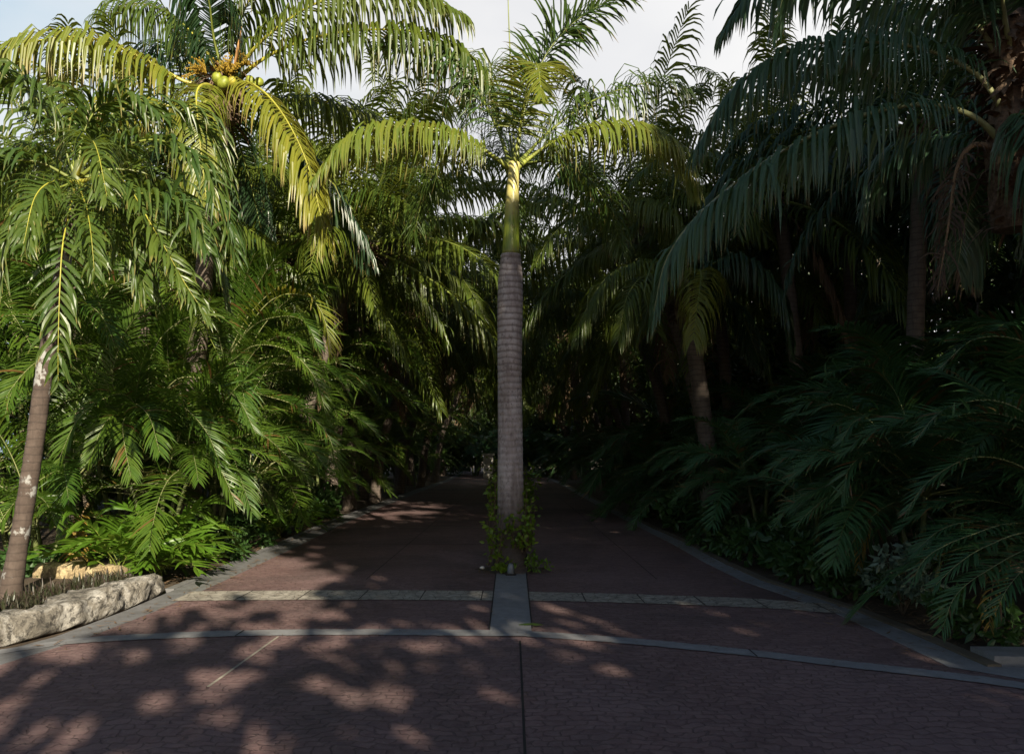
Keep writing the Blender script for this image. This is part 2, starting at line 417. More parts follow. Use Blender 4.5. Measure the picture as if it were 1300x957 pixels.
def leaflets(acc, base, d0, W0, Ln, Wd, grav, K=4, fold=0.35, rnd=None, mi=0, wobble=0.0, rng=None):
    """vectorised: n tapered folded strips"""
    n = len(base)
    prof = {3: [0.55, 1.0, 0.04], 4: [0.5, 1.0, 0.7, 0.03], 5: [0.45, 0.95, 1.0, 0.65, 0.03], 6: [0.4, 0.9, 1.0, 0.85, 0.5, 0.02]}[K]
    pos = base.copy(); d = norm(d0); seg = (Ln/(K-1))[:, None]
    rows = []; tips = []
    down = np.array([0, 0, -1.0])
    for k in range(K):
        w = norm(W0-(W0*d).sum(1, keepdims=True)*d)
        nn = np.cross(d, w); hw = (Wd*prof[k]*0.5)[:, None]
        f = fold*hw
        rows.append(np.stack([pos-w*hw-nn*f*np.sign(nn[:, 2:3]+1e-6), pos+nn*0, pos+w*hw-nn*f*np.sign(nn[:, 2:3]+1e-6)], 1))
        tips.append(k/(K-1))
        pos = pos+d*seg
        g = grav[:, None]*seg
        d = norm(d+down*g*(1+k*0.6))
        if wobble and rng is not None: d = norm(d+rng.standard_normal((n, 3))*wobble)
    V = np.stack(rows, 1).reshape(-1, 3)          # n, K, 3verts
    i = np.arange(n)[:, None, None]*(K*3); k = np.arange(K-1)[None, :, None]*3; c = np.arange(2)[None, None, :]
    b0 = i+k+c
    Q = np.stack([b0, b0+1, b0+4, b0+3], -1).reshape(-1, 4)
    if rnd is None: rnd = rng.random(n)
    acc.add(V, Q, mi, np.repeat(rnd, K*3), np.tile(np.repeat(np.array(tips), 3), n))

def frond_leaves(acc, C, sp, rng, mi=0):
    n = sp['n']
    C = np.asarray(C); m = len(C)
    T = norm(np.gradient(C, axis=0))
    ch = C[-1]-C[0]; ch = np.array([ch[0], ch[1], 0.0])
    if np.linalg.norm(ch) < 0.25:
        mid = C[m//2]-C[0]; ch = np.array([mid[0], mid[1], 0.0])
    S0 = np.cross(norm(ch), [0, 0, 1.0])
    S0 = norm(S0+np.array([0, 0, 1.0])*sp.get('twist', 0.0)*rng.uniform(-1, 1))
    u = np.linspace(0, 1, n)
    for side in (-1, 1):
        uu = np.clip(u+rng.uniform(-0.3, 0.3, n)/n, 0, 1)
        s = sp['s0']+(1-sp['s0'])*uu
        f = s*(m-1)
        B = np.stack([np.interp(f, np.arange(m), C[:, k]) for k in range(3)], 1)
        t = norm(np.stack([np.interp(f, np.arange(m), T[:, k]) for k in range(3)], 1))
        S = norm(S0-(t@S0)[:, None]*t); Nn = np.cross(S, t)
        al = np.radians(sp['a0']+(sp['a1']-sp['a0'])*uu**1.3+rng.normal(0, sp.get('ja', 4), n))
        be = np.radians(sp['rise']+rng.normal(0, sp.get('jb', 6), n))
        if sp.get('plume'): be = np.radians(rng.choice([-30, 5, 35, 60], n)+rng.normal(0, 8, n))
        d0 = np.cos(al)[:, None]*t+np.sin(al)[:, None]*(np.cos(be)[:, None]*side*S+np.sin(be)[:, None]*Nn)
        pf = np.sin(math.pi*(0.16+0.78*uu**sp.get('pe', 1.0)))**0.6
        ln = sp['L']*pf*rng.uniform(0.88, 1.08, n)
        wd = sp['W']*(0.55+0.45*pf)*rng.uniform(0.85, 1.1, n)
        g = sp['g']*rng.uniform(0.7, 1.3, n)
        rn = rng.random(n)
        # wind-worn: slow drift of length, droop and angle along the frond, with split and lost leaflets
        lf1, lf2 = (np.interp(np.linspace(0, 1, n), np.linspace(0, 1, 9), rng.normal(0, 1, 9)) for _ in range(2))
        ln = ln*(1+0.07*lf1); g = g*np.exp(0.28*lf2)
        torn = rng.random(n) < 0.06; ln = np.where(torn, ln*rng.uniform(0.35, 0.75, n), ln)
        bent = rng.random(n) < 0.05; d0 = d0+bent[:, None]*rng.normal(0, 0.5, (n, 3))
        if n > 20:
            keep = rng.random(n) > max(0.035, sp.get('skip', 0))
            B, d0, t, ln, wd, g, rn = B[keep], d0[keep], t[keep], ln[keep], wd[keep], g[keep], rn[keep]
        leaflets(acc, B, d0, t, ln, wd, g, sp.get('K', 4), sp.get('fold', 0.35), rn, mi, sp.get('wob', 0.03), rng)

def rib(acc, C, r0, mi=1, tipf=0.12):
    n = len(C)
    r = r0*(1-(1-tipf)*np.linspace(0, 1, n)**0.8)
    r = r*(1+1.3*np.exp(-np.linspace(0, 1, n)*22))
    V, Q = tube(C, r, 6, True, 0.7)
    acc.add(V, Q, mi, 0.5, 0.0, True)

SP = {
 'coco':  dict(n=80, L=1.05, W=0.046, s0=0.16, a0=72, a1=32, rise=8, g=3.2, K=5, rib=0.034, wob=0.03),
 'royal': dict(n=95, L=0.78, W=0.033, s0=0.14, a0=70, a1=35, rise=15, g=3.0, K=5, rib=0.026, plume=1, wob=0.06),
 'areca': dict(n=50, L=0.52, W=0.030, s0=0.22, a0=62, a1=28, rise=24, g=1.6, K=4, rib=0.013, wob=0.02, jb=4),
 'date':  dict(n=52, L=0.48, W=0.034, s0=0.18, a0=66, a1=30, rise=16, g=1.3, K=4, rib=0.013, wob=0.02, jb=5),
 'xmas':  dict(n=44, L=0.62, W=0.043, s0=0.2, a0=60, a1=30, rise=25, g=3.6, K=6, rib=0.018, wob=0.09, ja=7, jb=14),
 'broad': dict(n=9, L=0.42, W=0.062, s0=0.32, a0=62, a1=22, rise=12, g=1.2, K=5, rib=0.008, wob=0.03),
}

def arc_curve(L, e0, droop, n=26, p=1.35, side=0.0):
    s = np.linspace(0, 1, n)
    el = np.radians(e0-droop*s**p)
    az = np.radians(side*s**1.5)
    d = np.stack([np.cos(el)*np.cos(az), np.cos(el)*np.sin(az), np.sin(el)], 1)*L/(n-1)
    return np.vstack([[0, 0, 0], np.cumsum(d[:-1], 0)])

LIB = {}
def lib_frond(species, leafm, ribm, L, e0, droop, seed, n=None, K=None):
    key = (species, leafm, ribm, L, e0, droop, seed, n)
    if key not in LIB:
        rng = np.random.default_rng(abs(hash((species, L, e0, seed))) % 9999 if False else int(L*100)+int(e0+90)*7+seed*131)
        sp = dict(SP[species]); k = L/{'coco': 4.6, 'royal': 3.2, 'areca': 2.4, 'date': 2.2, 'xmas': 2.2, 'broad': 0.95}[species]
        sp['L'] *= k**0.5; sp['W'] *= k**0.3
        if n: sp['n'] = n; sp['W'] *= 1.2
        if K: sp['K'] = K
        a = Acc(); C = arc_curve(L, e0, droop, side=rng.uniform(-18, 18))
        frond_leaves(a, C, sp, rng); rib(a, C, sp['rib']*k)
        LIB[key] = a.mesh(species+'_frond', [M[leafm], M[ribm]])
    return LIB[key]

HID = [0]
def hero_frond(parent, pts, species, leafm, ribm, L=None, W=None, seed=None, origin=None, **kw):
    """pts: list of (px,py,dist) -> frond with its own midrib, in parent's space"""
    HID[0] += 1
    rng = np.random.default_rng(seed if seed is not None else 500+HID[0])
    C = smooth_curve([P(*p) for p in pts], 44)-np.array(parent.location)
    sp = dict(SP[species]); sp.update(kw)
    if L: sp['L'] = L
    if W: sp['W'] = W
    a = Acc(); frond_leaves(a, C, sp, rng)
    o = link('frond', a.mesh('frond', [M[leafm]]), parent)
    b = Acc(); rib(b, C, sp['rib'], 0)
    link('midrib', b.mesh('midrib', [M[ribm]]), o)
    return o

def ring_trunk(pts, r, ns=20, n=60, flare=0.3, bulge=0.0, seed=1, rings=0.02, pitch=0.09, rf=None):
    rng = np.random.default_rng(seed)
    C = smooth_curve(pts, n)
    s = np.linspace(0, 1, n)
    rad = r*(1+flare*np.exp(-s*n*0.09)+bulge*np.exp(-((s-0.78)/0.16)**2))*(1-0.12*s)
    if rf is not None: rad = rf(s)
    ln = np.linalg.norm(np.diff(C, axis=0), axis=1).sum()
    rad = rad*(1+rings*((s*ln/pitch) % 1.0))
    rad = rad*(1+(0.003 if n > 120 else 0.012)*rng.standard_normal(n))
    return tube(C, rad, ns, True, 1.0, 0.004 if n > 120 else 0.012, rng)

# =================================================================== THE SETTING
def sheet(name, pts, z, mat, kind='structure', label=None, sub=0):
    """flat n-gon sheet from (x,y) list"""
    import bmesh
    bm = bmesh.new()
    vs = [bm.verts.new((x, y, z)) for x, y in pts]
    bm.faces.new(vs)
    bmesh.ops.triangulate(bm, faces=bm.faces[:])
    bmesh.ops.recalc_face_normals(bm, faces=bm.faces[:])
    for f in bm.faces:
        if f.normal.z < 0: f.normal_flip()
    me = bpy.data.meshes.new(name); bm.to_mesh(me); bm.free()
    me.materials.append(mat)
    o = link(name, me)
    if kind: o['kind'] = kind
    if label: o['label'] = label
    return o

def strip(name, A, B, z, mat, thick=0.0, kind='structure'):
    """band between two polylines; with thickness it is a low slab"""
    V = []; Q = []
    n = len(A)
    for (x, y) in A: V.append((x, y, z))
    for (x, y) in B: V.append((x, y, z))
    for i in range(n-1): Q.append((i, i+1, n+i+1, n+i))
    if thick:
        for (x, y) in A: V.append((x, y, z-thick))
        for (x, y) in B: V.append((x, y, z-thick))
        for i in range(n-1):
            Q.append((2*n+i, 2*n+i+1, i+1, i)); Q.append((n+i, n+i+1, 3*n+i+1, 3*n+i))
        Q.append((0, n, 3*n, 2*n)); Q.append((n-1, 3*n-1, 4*n-1, 2*n-1))
    me = bpy.data.meshes.new(name); me.from_pydata(V, [], Q); me.update()
    import bmesh
    bm = bmesh.new(); bm.from_mesh(me); bmesh.ops.recalc_face_normals(bm, faces=bm.faces[:])
    if not thick:
        for f in bm.faces:
            if f.normal.z < 0: f.normal_flip()
    bm.to_mesh(me); bm.free()
    me.materials.append(mat)
    o = link(name, me)
    if kind: o['kind'] = kind
    return o

def paving_mat():
    m, t, b = nodes_of('stamped_red_paving')
    tcn = N(t, 'ShaderNodeTexCoord')
    wn = N(t, 'ShaderNodeTexNoise', Scale=1.3, Detail=5.0, Roughness=0.6)
    t.links.new(tcn.outputs['Object'], wn.inputs['Vector'])
    wv = t.nodes.new('ShaderNodeVectorMath'); wv.operation = 'MULTIPLY_ADD'
    wv.inputs[1].default_value = (0.55, 0.55, 0)
    t.links.new(wn.outputs['Color'], wv.inputs[0]); t.links.new(tcn.outputs['Object'], wv.inputs[2])
    vo = N(t, 'ShaderNodeTexBrick'); vo.offset = 0.5
    vo.inputs['Scale'].default_value = 1.0; vo.inputs['Brick Width'].default_value = 0.13; vo.inputs['Row Height'].default_value = 0.085
    vo.inputs['Mortar Size'].default_value = 0.007; vo.inputs['Mortar Smooth'].default_value = 0.6; vo.inputs['Bias'].default_value = -0.1
    vo.inputs['Color1'].default_value = (0.0, 0.0, 0.0, 1); vo.inputs['Color2'].default_value = (1, 1, 1, 1); vo.inputs['Mortar'].default_value = (0.5, 0.5, 0.5, 1)
    t.links.new(wv.outputs[0], vo.inputs['Vector'])
    big = N(t, 'ShaderNodeTexNoise', Scale=0.55, Detail=6.0, Roughness=0.65)
    fine = N(t, 'ShaderNodeTexNoise', Scale=14.0, Detail=6.0, Roughness=0.7)
    for x in (big, fine): t.links.new(tcn.outputs['Object'], x.inputs['Vector'])
    c = mixn(t, vo.outputs['Color'], (0.125, 0.070, 0.070), (0.195, 0.118, 0.112))
    c = mixn(t, ramp(t, big.outputs['Fac'], [(0.35, 0.0), (0.7, 0.6)]), c, (0.25, 0.17, 0.17))
    c = mixn(t, ramp(t, fine.outputs['Fac'], [(0.45, 0.0), (0.75, 0.55)]), c, (0.27, 0.20, 0.185))
    st = N(t, 'ShaderNodeTexNoise', Scale=0.35, Detail=8.0, Roughness=0.7, Distortion=0.8); t.links.new(tcn.outputs['Object'], st.inputs['Vector'])
    c = mixn(t, ramp(t, st.outputs['Fac'], [(0.48, 0.0), (0.62, 0.55)]), c, (0.065, 0.05, 0.05))
    sp2 = N(t, 'ShaderNodeTexNoise', Scale=55.0, Detail=2.0); t.links.new(tcn.outputs['Object'], sp2.inputs['Vector'])
    c = mixn(t, ramp(t, sp2.outputs['Fac'], [(0.66, 0.0), (0.74, 0.5)]), c, (0.34, 0.28, 0.22))
    c = mixn(t, ramp(t, fine.outputs['Fac'], [(0.25, 0.6), (0.42, 0.0)]), c, (0.045, 0.03, 0.032))
    c = mixn(t, ramp(t, vo.outputs['Fac'], [(0.0, 0.0), (1.0, 0.38)]), c, (0.06, 0.042, 0.042))
    t.links.new(c, b.inputs['Base Color'])
    t.links.new(ramp(t, big.outputs['Fac'], [(0.3, 0.6), (0.7, 0.8)]), b.inputs['Roughness']); b.inputs['Specular IOR Level'].default_value = 0.28
    bp = N(t, 'ShaderNodeBump', Strength=0.9, Distance=0.012)
    mm = t.nodes.new('ShaderNodeMath'); mm.operation = 'MULTIPLY_ADD'; mm.inputs[1].default_value = -0.9
    t.links.new(vo.outputs['Fac'], mm.inputs[0]); t.links.new(fine.outputs['Fac'], mm.inputs[2])
    t.links.new(mm.outputs[0], bp.inputs['Height']); t.links.new(bp.outputs[0], b.inputs['Normal'])
    return m
M['paving'] = paving_mat()

def concrete(name, c, dirt, amount=0.5, crack=0.0, scale=6.0):
    m, t, b = nodes_of(name)
    tcn = N(t, 'ShaderNodeTexCoord')
    n1 = N(t, 'ShaderNodeTexNoise', Scale=scale, Detail=8.0, Roughness=0.7)
    n2 = N(t, 'ShaderNodeTexNoise', Scale=40.0, Detail=4.0)
    n3 = N(t, 'ShaderNodeTexNoise', Scale=0.9, Detail=4.0)
    for x in (n1, n2, n3): t.links.new(tcn.outputs['Object'], x.inputs['Vector'])
    col = mixn(t, ramp(t, n1.outputs['Fac'], [(0.38, amount), (0.62, 0.0)]), c, dirt)
    col = mixn(t, ramp(t, n3.outputs['Fac'], [(0.4, 0.0), (0.7, 0.5)]), col, tuple(x*0.6 for x in c))
    col = mixn(t, ramp(t, n2.outputs['Fac'], [(0.3, 0.3), (0.6, 0.0)]), col, tuple(x*0.5 for x in c))
    if crack:
        v = N(t, 'ShaderNodeTexVoronoi', feature='DISTANCE_TO_EDGE'); v.inputs['Scale'].default_value = 9.0
        t.links.new(n1.outputs['Color'], v.inputs['Vector']) if False else t.links.new(tcn.outputs['Object'], v.inputs['Vector'])
        col = mixn(t, ramp(t, v.outputs['Distance'], [(0.0, crack), (0.06, 0.0)]), col, (0.05, 0.045, 0.04))
    t.links.new(col, b.inputs['Base Color'])
    b.inputs['Roughness'].default_value = 0.75
    bp = N(t, 'ShaderNodeBump', Strength=0.35, Distance=0.01)
    t.links.new(n1.outputs['Fac'], bp.inputs['Height']); t.links.new(bp.outputs[0], b.inputs['Normal'])
    return m
M['conc'] = concrete('smooth_concrete', (0.27, 0.27, 0.28), (0.13, 0.12, 0.12), 0.5)
M['conc_old'] = concrete('weathered_concrete', (0.46, 0.42, 0.36), (0.13, 0.11, 0.09), 0.85, 0.8, 9)
M['conc_dark'] = concrete('grey_kerb_concrete', (0.20, 0.20, 0.21), (0.09, 0.085, 0.08), 0.7)
M['kerb_edge'] = concrete('tan_kerb_concrete', (0.16, 0.125, 0.09), (0.10, 0.08, 0.06), 0.7)
M['joint'] = plain('joint_gap', (0.02, 0.017, 0.015), 0.9)
M['joint_pale'] = plain('joint_filler', (0.30, 0.27, 0.22), 0.9)

def soil_mat():
    m, t, b = nodes_of('soil')
    tcn = N(t, 'ShaderNodeTexCoord')
    n1 = N(t, 'ShaderNodeTexNoise', Scale=2.0, Detail=9.0, Roughness=0.7)
    n2 = N(t, 'ShaderNodeTexNoise', Scale=25.0, Detail=5.0, Roughness=0.7)
    for x in (n1, n2): t.links.new(tcn.outputs['Object'], x.inputs['Vector'])
    c = ramp(t, n1.outputs['Fac'], [(0.3, (0.045, 0.030, 0.020)), (0.55, (0.085, 0.058, 0.036)), (0.75, (0.05, 0.06, 0.02))])
    c = mixn(t, ramp(t, n2.outputs['Fac'], [(0.55, 0.0), (0.7, 0.6)]), c, (0.18, 0.13, 0.08))
    t.links.new(c, b.inputs['Base Color']); b.inputs['Roughness'].default_value = 0.95
    bp = N(t, 'ShaderNodeBump', Strength=0.8, Distance=0.03)
    t.links.new(n2.outputs['Fac'], bp.inputs['Height']); t.links.new(bp.outputs[0], b.inputs['Normal'])
    return m
M['soil'] = soil_mat()

# ground: one sheet to the horizon
sheet('ground', [(-600, -300), (600, -300), (600, 900), (-600, 900)], -0.035, M['soil'])

# the drive: (y, left edge x, right edge x) of the red paving
EDGE = [(6.0, -3.95, 3.33), (7.0, -3.76, 3.33), (8.2, -3.70, 3.31), (9.1, -3.70, 3.15), (10.2, -3.72, 2.97), (12, -3.78, 2.92), (14.5, -3.85, 2.95),
        (18, -4.0, 2.9), (24, -4.15, 2.85), (32, -4.2, 2.8), (42, -4.2, 2.8), (55, -4.2, 2.7), (80, -5.0, 2.0), (110, -7, 0.0)]
OUT = [(6.0, -4.35, 3.62), (7.0, -4.06, 3.61), (8.2, -4.02, 3.56), (9.1, -4.05, 3.42), (10.2, -4.08, 3.22), (12, -4.14, 3.18), (14.5, -4.22, 3.22),
       (18, -4.4, 3.15), (24, -4.5, 3.1), (32, -4.55, 3.1), (42, -4.55, 3.05), (55, -4.5, 3.0), (80, -5.3, 2.3), (110, -7.3, 0.3)]
def dense(rows, k=6):
    ys = np.array([r[0] for r in rows]); yy = []
    for a, b2 in zip(ys[:-1], ys[1:]): yy += list(np.linspace(a, b2, k, endpoint=False))
    yy.append(ys[-1]); yy = np.array(yy)
    return yy, np.interp(yy, ys, [r[1] for r in rows]), np.interp(yy, ys, [r[2] for r in rows])
yy, xl, xr = dense(EDGE); _, ol, orr = dense(OUT)
rows = [(-14, -30, 30), (4.1, -30, 30), (4.9, -30, 6.0), (5.2, -30, 4.85), (5.201, -9, 4.84), (5.45, -6, 3.9), (5.75, -4.7, 3.6)]+list(zip(yy, xl, xr))
strip('road', [(r[1], r[0]) for r in rows], [(r[2], r[0]) for r in rows], 0.0, M['paving'])
strip('concrete_edging', list(zip(xl, yy)), list(zip(ol, yy)), 0.004, M['conc_dark'], 0.05)
strip('concrete_edging', list(zip(xr, yy)), list(zip(orr, yy)), 0.004, M['conc'], 0.05)
# raised kerb behind each edging strip
strip('kerb', list(zip(ol[20:]-0.002, yy[20:])), list(zip(ol[20:]-0.11, yy[20:])), 0.018, M['conc_dark'], 0.1)
strip('kerb', list(zip(orr+0.002, yy)), list(zip(orr+0.11, yy)), 0.022, M['kerb_edge'], 0.1)
# side pavement slab, right
strip('pavement', [(3.735, 6.10), (9.0, 5.75)], [(3.735, 6.42), (9.0, 6.2)], 0.06, M['conc'], 0.1)
sheet('concrete_apron', [(3.33, 6.0), (3.9, 5.45), (6.0, 4.9), (9.0, 4.7), (9.0, 5.7), (3.62, 6.0)], 0.004, M['conc'])

# far band (weathered) and near band (smooth, bowed), cut at the centre strip
def band(name, pts_px, w, mat, z):
    A = []; B = []
    for px, py in pts_px:
        x, y = G(px, py); A.append((x, y-w/2)); B.append((x, y+w/2))
    return strip(name, A, B, z, mat)
def jag(pts, n, amp, seed):
    rng = np.random.default_rng(seed); C = smooth_curve([(x, y, 0) for x, y in pts], n) if len(pts) > 2 else np.linspace((*pts[0], 0), (*pts[1], 0), n)
    C[1:-1, 1] += rng.normal(0, amp, n-2)
    return [(c[0], c[1]) for c in C]
_band = band
def band(name, pts_px, w, mat, z):
    A = [(G(*p)[0], G(*p)[1]-w/2) for p in pts_px]; B = [(G(*p)[0], G(*p)[1]+w/2) for p in pts_px]
    n = 90
    A = jag(A, n, 0.006, int(abs(pts_px[0][0]))+3); B = jag(B, n, 0.006, int(abs(pts_px[0][0]))+5)
    o = strip(name, A, B, z, mat)
    step = 13 if w < 0.4 else 17
    for k in (range(step, n-3, step) if w > 0.4 else (44,)):
        strip('paving_joint', [A[k], B[k]], [(A[k][0]+0.012, A[k][1]), (B[k][0]+0.014, B[k][1])], z+0.004, M['joint'])
    return o
band('paving_band', [(232, 757), (330, 756), (450, 755.5), (560, 756), (629, 756.5)], 0.62, M['conc_old'], 0.008)
band('paving_band', [(669, 757), (760, 759), (860, 762), (960, 766), (1030, 771), (1063, 773)], 0.56, M['conc_old'], 0.008)
band('paving_band', [(-60, 836), (0, 828), (60, 819), (110, 813), (200, 808), (300, 804.5), (400, 803), (500, 803), (623, 804)], 0.24, M['conc'], 0.008)
band('paving_band', [(668, 805), (760, 811), (840, 818), (950, 829), (1060, 842), (1150, 852), (1250, 864), (1330, 876)], 0.23, M['conc'], 0.008)
xc = -0.012
strip('centre_strip', [(xc-0.19, 7.0), (xc-0.2, 10.9)], [(xc+0.19, 7.0), (xc+0.2, 10.9)], 0.012, M['conc'])
# dark slots either side of the strip, and the joints
strip('paving_joint', [(xc-0.205, 7.3), (xc-0.215, 10.9)], [(xc-0.192, 7.3), (xc-0.202, 10.9)], 0.015, M['joint'])
strip('paving_joint', [(xc+0.192, 7.3), (xc+0.202, 10.9)], [(xc+0.205, 7.3), (xc+0.215, 10.9)], 0.015, M['joint'])
strip('paving_joint', [(0.062, -10), (0.062, 6.86)], [(0.078, -10), (0.078, 6.86)], 0.004, M['joint'])
a, b_ = G(352, 808), G(262, 872)
strip('paving_joint', [a, b_], [(a[0]+0.02, a[1]), (b_[0]+0.022, b_[1])], 0.004, M['joint_pale'])
for sx in (-1, 1):
    strip('paving_joint', [(xc+sx*1.9, 10.3), (xc+sx*1.9, 60)], [(xc+sx*1.9+0.012, 10.3), (xc+sx*1.9+0.012, 60)], 0.004, M['joint'])
for yj in (14.5, 18.0, 22.5, 28.0, 35, 44):
    strip('paving_joint', [(-3.8, yj), (2.85, yj-0.2)], [(-3.8, yj+0.03), (2.85, yj-0.17)], 0.004, M['joint_pale'] if yj in (18.0, 28.0) else M['joint'])

# ------------------------------------------------------------------ rock walls
def rock_mat(name, c1, c2, c3):
    m, t, b = nodes_of(name)
    tcn = N(t, 'ShaderNodeTexCoord')
    n1 = N(t, 'ShaderNodeTexNoise', Scale=5.0, Detail=10.0, Roughness=0.72, Distortion=0.6)
    n2 = N(t, 'ShaderNodeTexNoise', Scale=16.0, Detail=8.0, Roughness=0.75)
    for x in (n1, n2): t.links.new(tcn.outputs['Object'], x.inputs['Vector'])
    c = ramp(t, n1.outputs['Fac'], [(0.36, c3), (0.48, c1), (0.6, c2)])
    c = mixn(t, ramp(t, n2.outputs['Fac'], [(0.40, 0.9), (0.49, 0.0)]), c, c3)
    t.links.new(c, b.inputs['Base Color']); b.inputs['Roughness'].default_value = 0.9
    bp = N(t, 'ShaderNodeBump', Strength=1.0, Distance=0.04)
    t.links.new(n2.outputs['Fac'], bp.inputs['Height']); t.links.new(bp.outputs[0], b.inputs['Normal'])
    return m
M['rock'] = rock_mat('pitted_limestone', (0.24, 0.215, 0.18), (0.50, 0.47, 0.43), (0.05, 0.045, 0.04))
M['rock_yellow'] = rock_mat('yellow_limestone', (0.42, 0.32, 0.18), (0.55, 0.44, 0.26), (0.16, 0.11, 0.06))

def rock_wall(name, path, w, h, mat, label, seed):
    rng = np.random.default_rng(seed)
    from mathutils import noise
    C = smooth_curve([(x, y, 0) for x, y in path], 130)
    T = norm(np.gradient(C, axis=0)); S = np.stack([T[:, 1], -T[:, 0], 0*T[:, 0]], 1)
    ns = 26
    th = np.linspace(0, 2*math.pi, ns, endpoint=False)
    ca, sa = np.cos(th), np.sin(th)
    e = 0.45
    prof = np.stack([np.sign(ca)*np.abs(ca)**e*w/2, np.sign(sa)*np.abs(sa)**e*h/2+h/2-0.03], 1)
    V = np.zeros((130, ns, 3))
    for i in range(130):
        end = min(1.0, 0.35+min(i, 129-i)*0.12)
        for j in range(ns):
            p = C[i]+S[i]*prof[j, 0]*(0.6+0.4*end)
            z = prof[j, 1]*(end if prof[j, 1] > 0 else 1)
            q = Vector((p[0]*3, p[1]*3, z*3+seed))
            dsp = 0.07*noise.noise(q)+0.045*noise.noise(q*2.7)+0.028*noise.noise(q*6)
            V[i, j] = p+S[i]*np.sign(prof[j, 0])*dsp; V[i, j, 2] = z+dsp*0.8
    V = V.reshape(-1, 3)
    i = np.arange(129)[:, None]*ns; j = np.arange(ns)[None]; j2 = (j+1) % ns
    Q = np.stack([i+j, i+j2, i+ns+j2, i+ns+j], -1).reshape(-1, 4)
    V = np.vstack([V, C[0]+[0, 0, h*0.3], C[-1]+[0, 0, h*0.3]]); a = 130*ns; q = []
    for k in range(0, ns, 2):
        q.append([a, (k+2) % ns, (k+1) % ns, k]); o = 129*ns
        q.append([a+1, o+k, o+(k+1) % ns, o+(k+2) % ns])
    Q = np.vstack([Q, q])
    me = mesh_np(name, V, Q, [mat], smooth=np.ones(len(Q), bool))
    return tag(link(name, me), label, 'wall')
rock_wall('stone_wall', [(-9.0, 5.55), (-6.5, 5.75), (-5.2, 6.15), (-4.55, 6.75), (-4.3, 7.6), (-4.25, 8.6), (-4.27, 9.35)], 0.40, 0.27, M['rock'],
          'low rough grey limestone wall curving along the left edge of the drive', 3)
rock_wall('stone_wall', [(-4.75, 9.65), (-5.3, 9.75), (-5.9, 9.8)], 0.3, 0.30, M['rock_yellow'],
          'short yellow limestone wall at the back of the purple plant bed', 9)

# raised bed behind the wall
sheet('planting_bed', [(-12, 5.7), (-6.4, 5.85), (-5.1, 6.3), (-4.6, 6.9), (-4.35, 7.6), (-4.3, 9.4), (-4.6, 9.7), (-12, 9.8)], 0.12, M['soil'])

# ------------------------------------------------------------------ generic foliage tools
def blades(acc, n, fx, rng, L=(0.15, 0.3), W=0.025, spread=0.5, K=3, g=2.0, mi=0):
    B = np.array([fx(rng) for _ in range(n)])
    az = rng.uniform(0, 2*math.pi, n); tl = rng.uniform(0.1, spread, n)
    d = np.stack([np.cos(az)*np.sin(tl), np.sin(az)*np.sin(tl), np.cos(tl)], 1)
    W0 = np.stack([-np.sin(az), np.cos(az), 0*az], 1)
    leaflets(acc, B, d, W0, rng.uniform(*L, n), np.full(n, W)*rng.uniform(0.7, 1.2, n), np.full(n, g), K, 0.3, rng.random(n), mi, 0.05, rng)

def cloud_leaves(acc, centres, radii, per, rng, size=0.1, aspect=0.5, K=3, mi=0, out=0.6, squash=0.8):
    for c, r in zip(centres, radii):
        d = norm(rng.standard_normal((per, 3)))
        rr = r*rng.random((per, 1))**0.45
        B = np.asarray(c)+d*rr*np.array([1, 1, squash])
        dd = norm(d*out+rng.standard_normal((per, 3))*0.5)
        W0 = norm(rng.standard_normal((per, 3)))
        leaflets(acc, B, dd, W0, size*rng.uniform(0.6, 1.3, per), size*aspect*rng.uniform(0.8, 1.2, per), np.full(per, 1.5), K, 0.25, rng.random(per), mi, 0.05, rng)

# ------------------------------------------------------------------ purple spiky bed plants (nobody could count them)
a = Acc(); rng = np.random.default_rng(21)
def bedpt(r):
    while True:
        y = r.uniform(6.3, 9.5); x = -r.uniform(4.47, 5.35)
        lim = np.interp(y, [6.2, 6.9, 7.6, 9.6], [-5.3, -4.85, -4.52, -4.47])
        if lim-0.55 < x < lim: return (x, y, 0.12)
blades(a, 2300, bedpt, rng, (0.05, 0.20), 0.022, 1.1, 4, 3.0); blades(a, 1500, bedpt, rng, (0.04, 0.09), 0.012, 1.2, 3, 3.0)
tag(link('bed_plants', a.mesh('bed_plants', [M['rhoeo']])), 'low purple and green spiky leaves planted thickly behind the rough stone wall', 'ground cover', kind='stuff')

# ------------------------------------------------------------------ PALMS
# --- the central royal palm
D0 = 11.0
bx = P(648, 0, D0)[0]
rp = thing('royal_palm', (bx, D0, 0), 'nearest royal palm in the drive with swollen grey trunk and sunlit green crownshaft', 'palm tree')
def central_r(s):
    ks = [0, 0.03, 0.08, 0.2, 0.45, 0.6, 0.72, 0.84, 0.93, 0.985, 1.0]
    rs = [0.33, 0.26, 0.215, 0.185, 0.172, 0.168, 0.172, 0.178, 0.170, 0.142, 0.138]
    return np.interp(s, ks, rs)
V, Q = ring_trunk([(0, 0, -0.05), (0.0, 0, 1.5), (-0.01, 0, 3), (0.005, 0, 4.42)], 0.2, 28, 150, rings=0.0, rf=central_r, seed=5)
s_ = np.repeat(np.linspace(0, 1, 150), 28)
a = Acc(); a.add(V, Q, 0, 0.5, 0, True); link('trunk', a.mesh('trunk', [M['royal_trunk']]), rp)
cs = smooth_curve([(0.005, 0, 0), (0.012, 0, 0.4), (0.03, 0, 0.85), (0.05, 0, 1.28)], 30)
sr = np.interp(np.linspace(0, 1, 30), [0, 0.04, 0.3, 0.6, 0.85, 1], [0.136, 0.118, 0.108, 0.092, 0.078, 0.085])
V, Q = tube(cs, sr, 20)
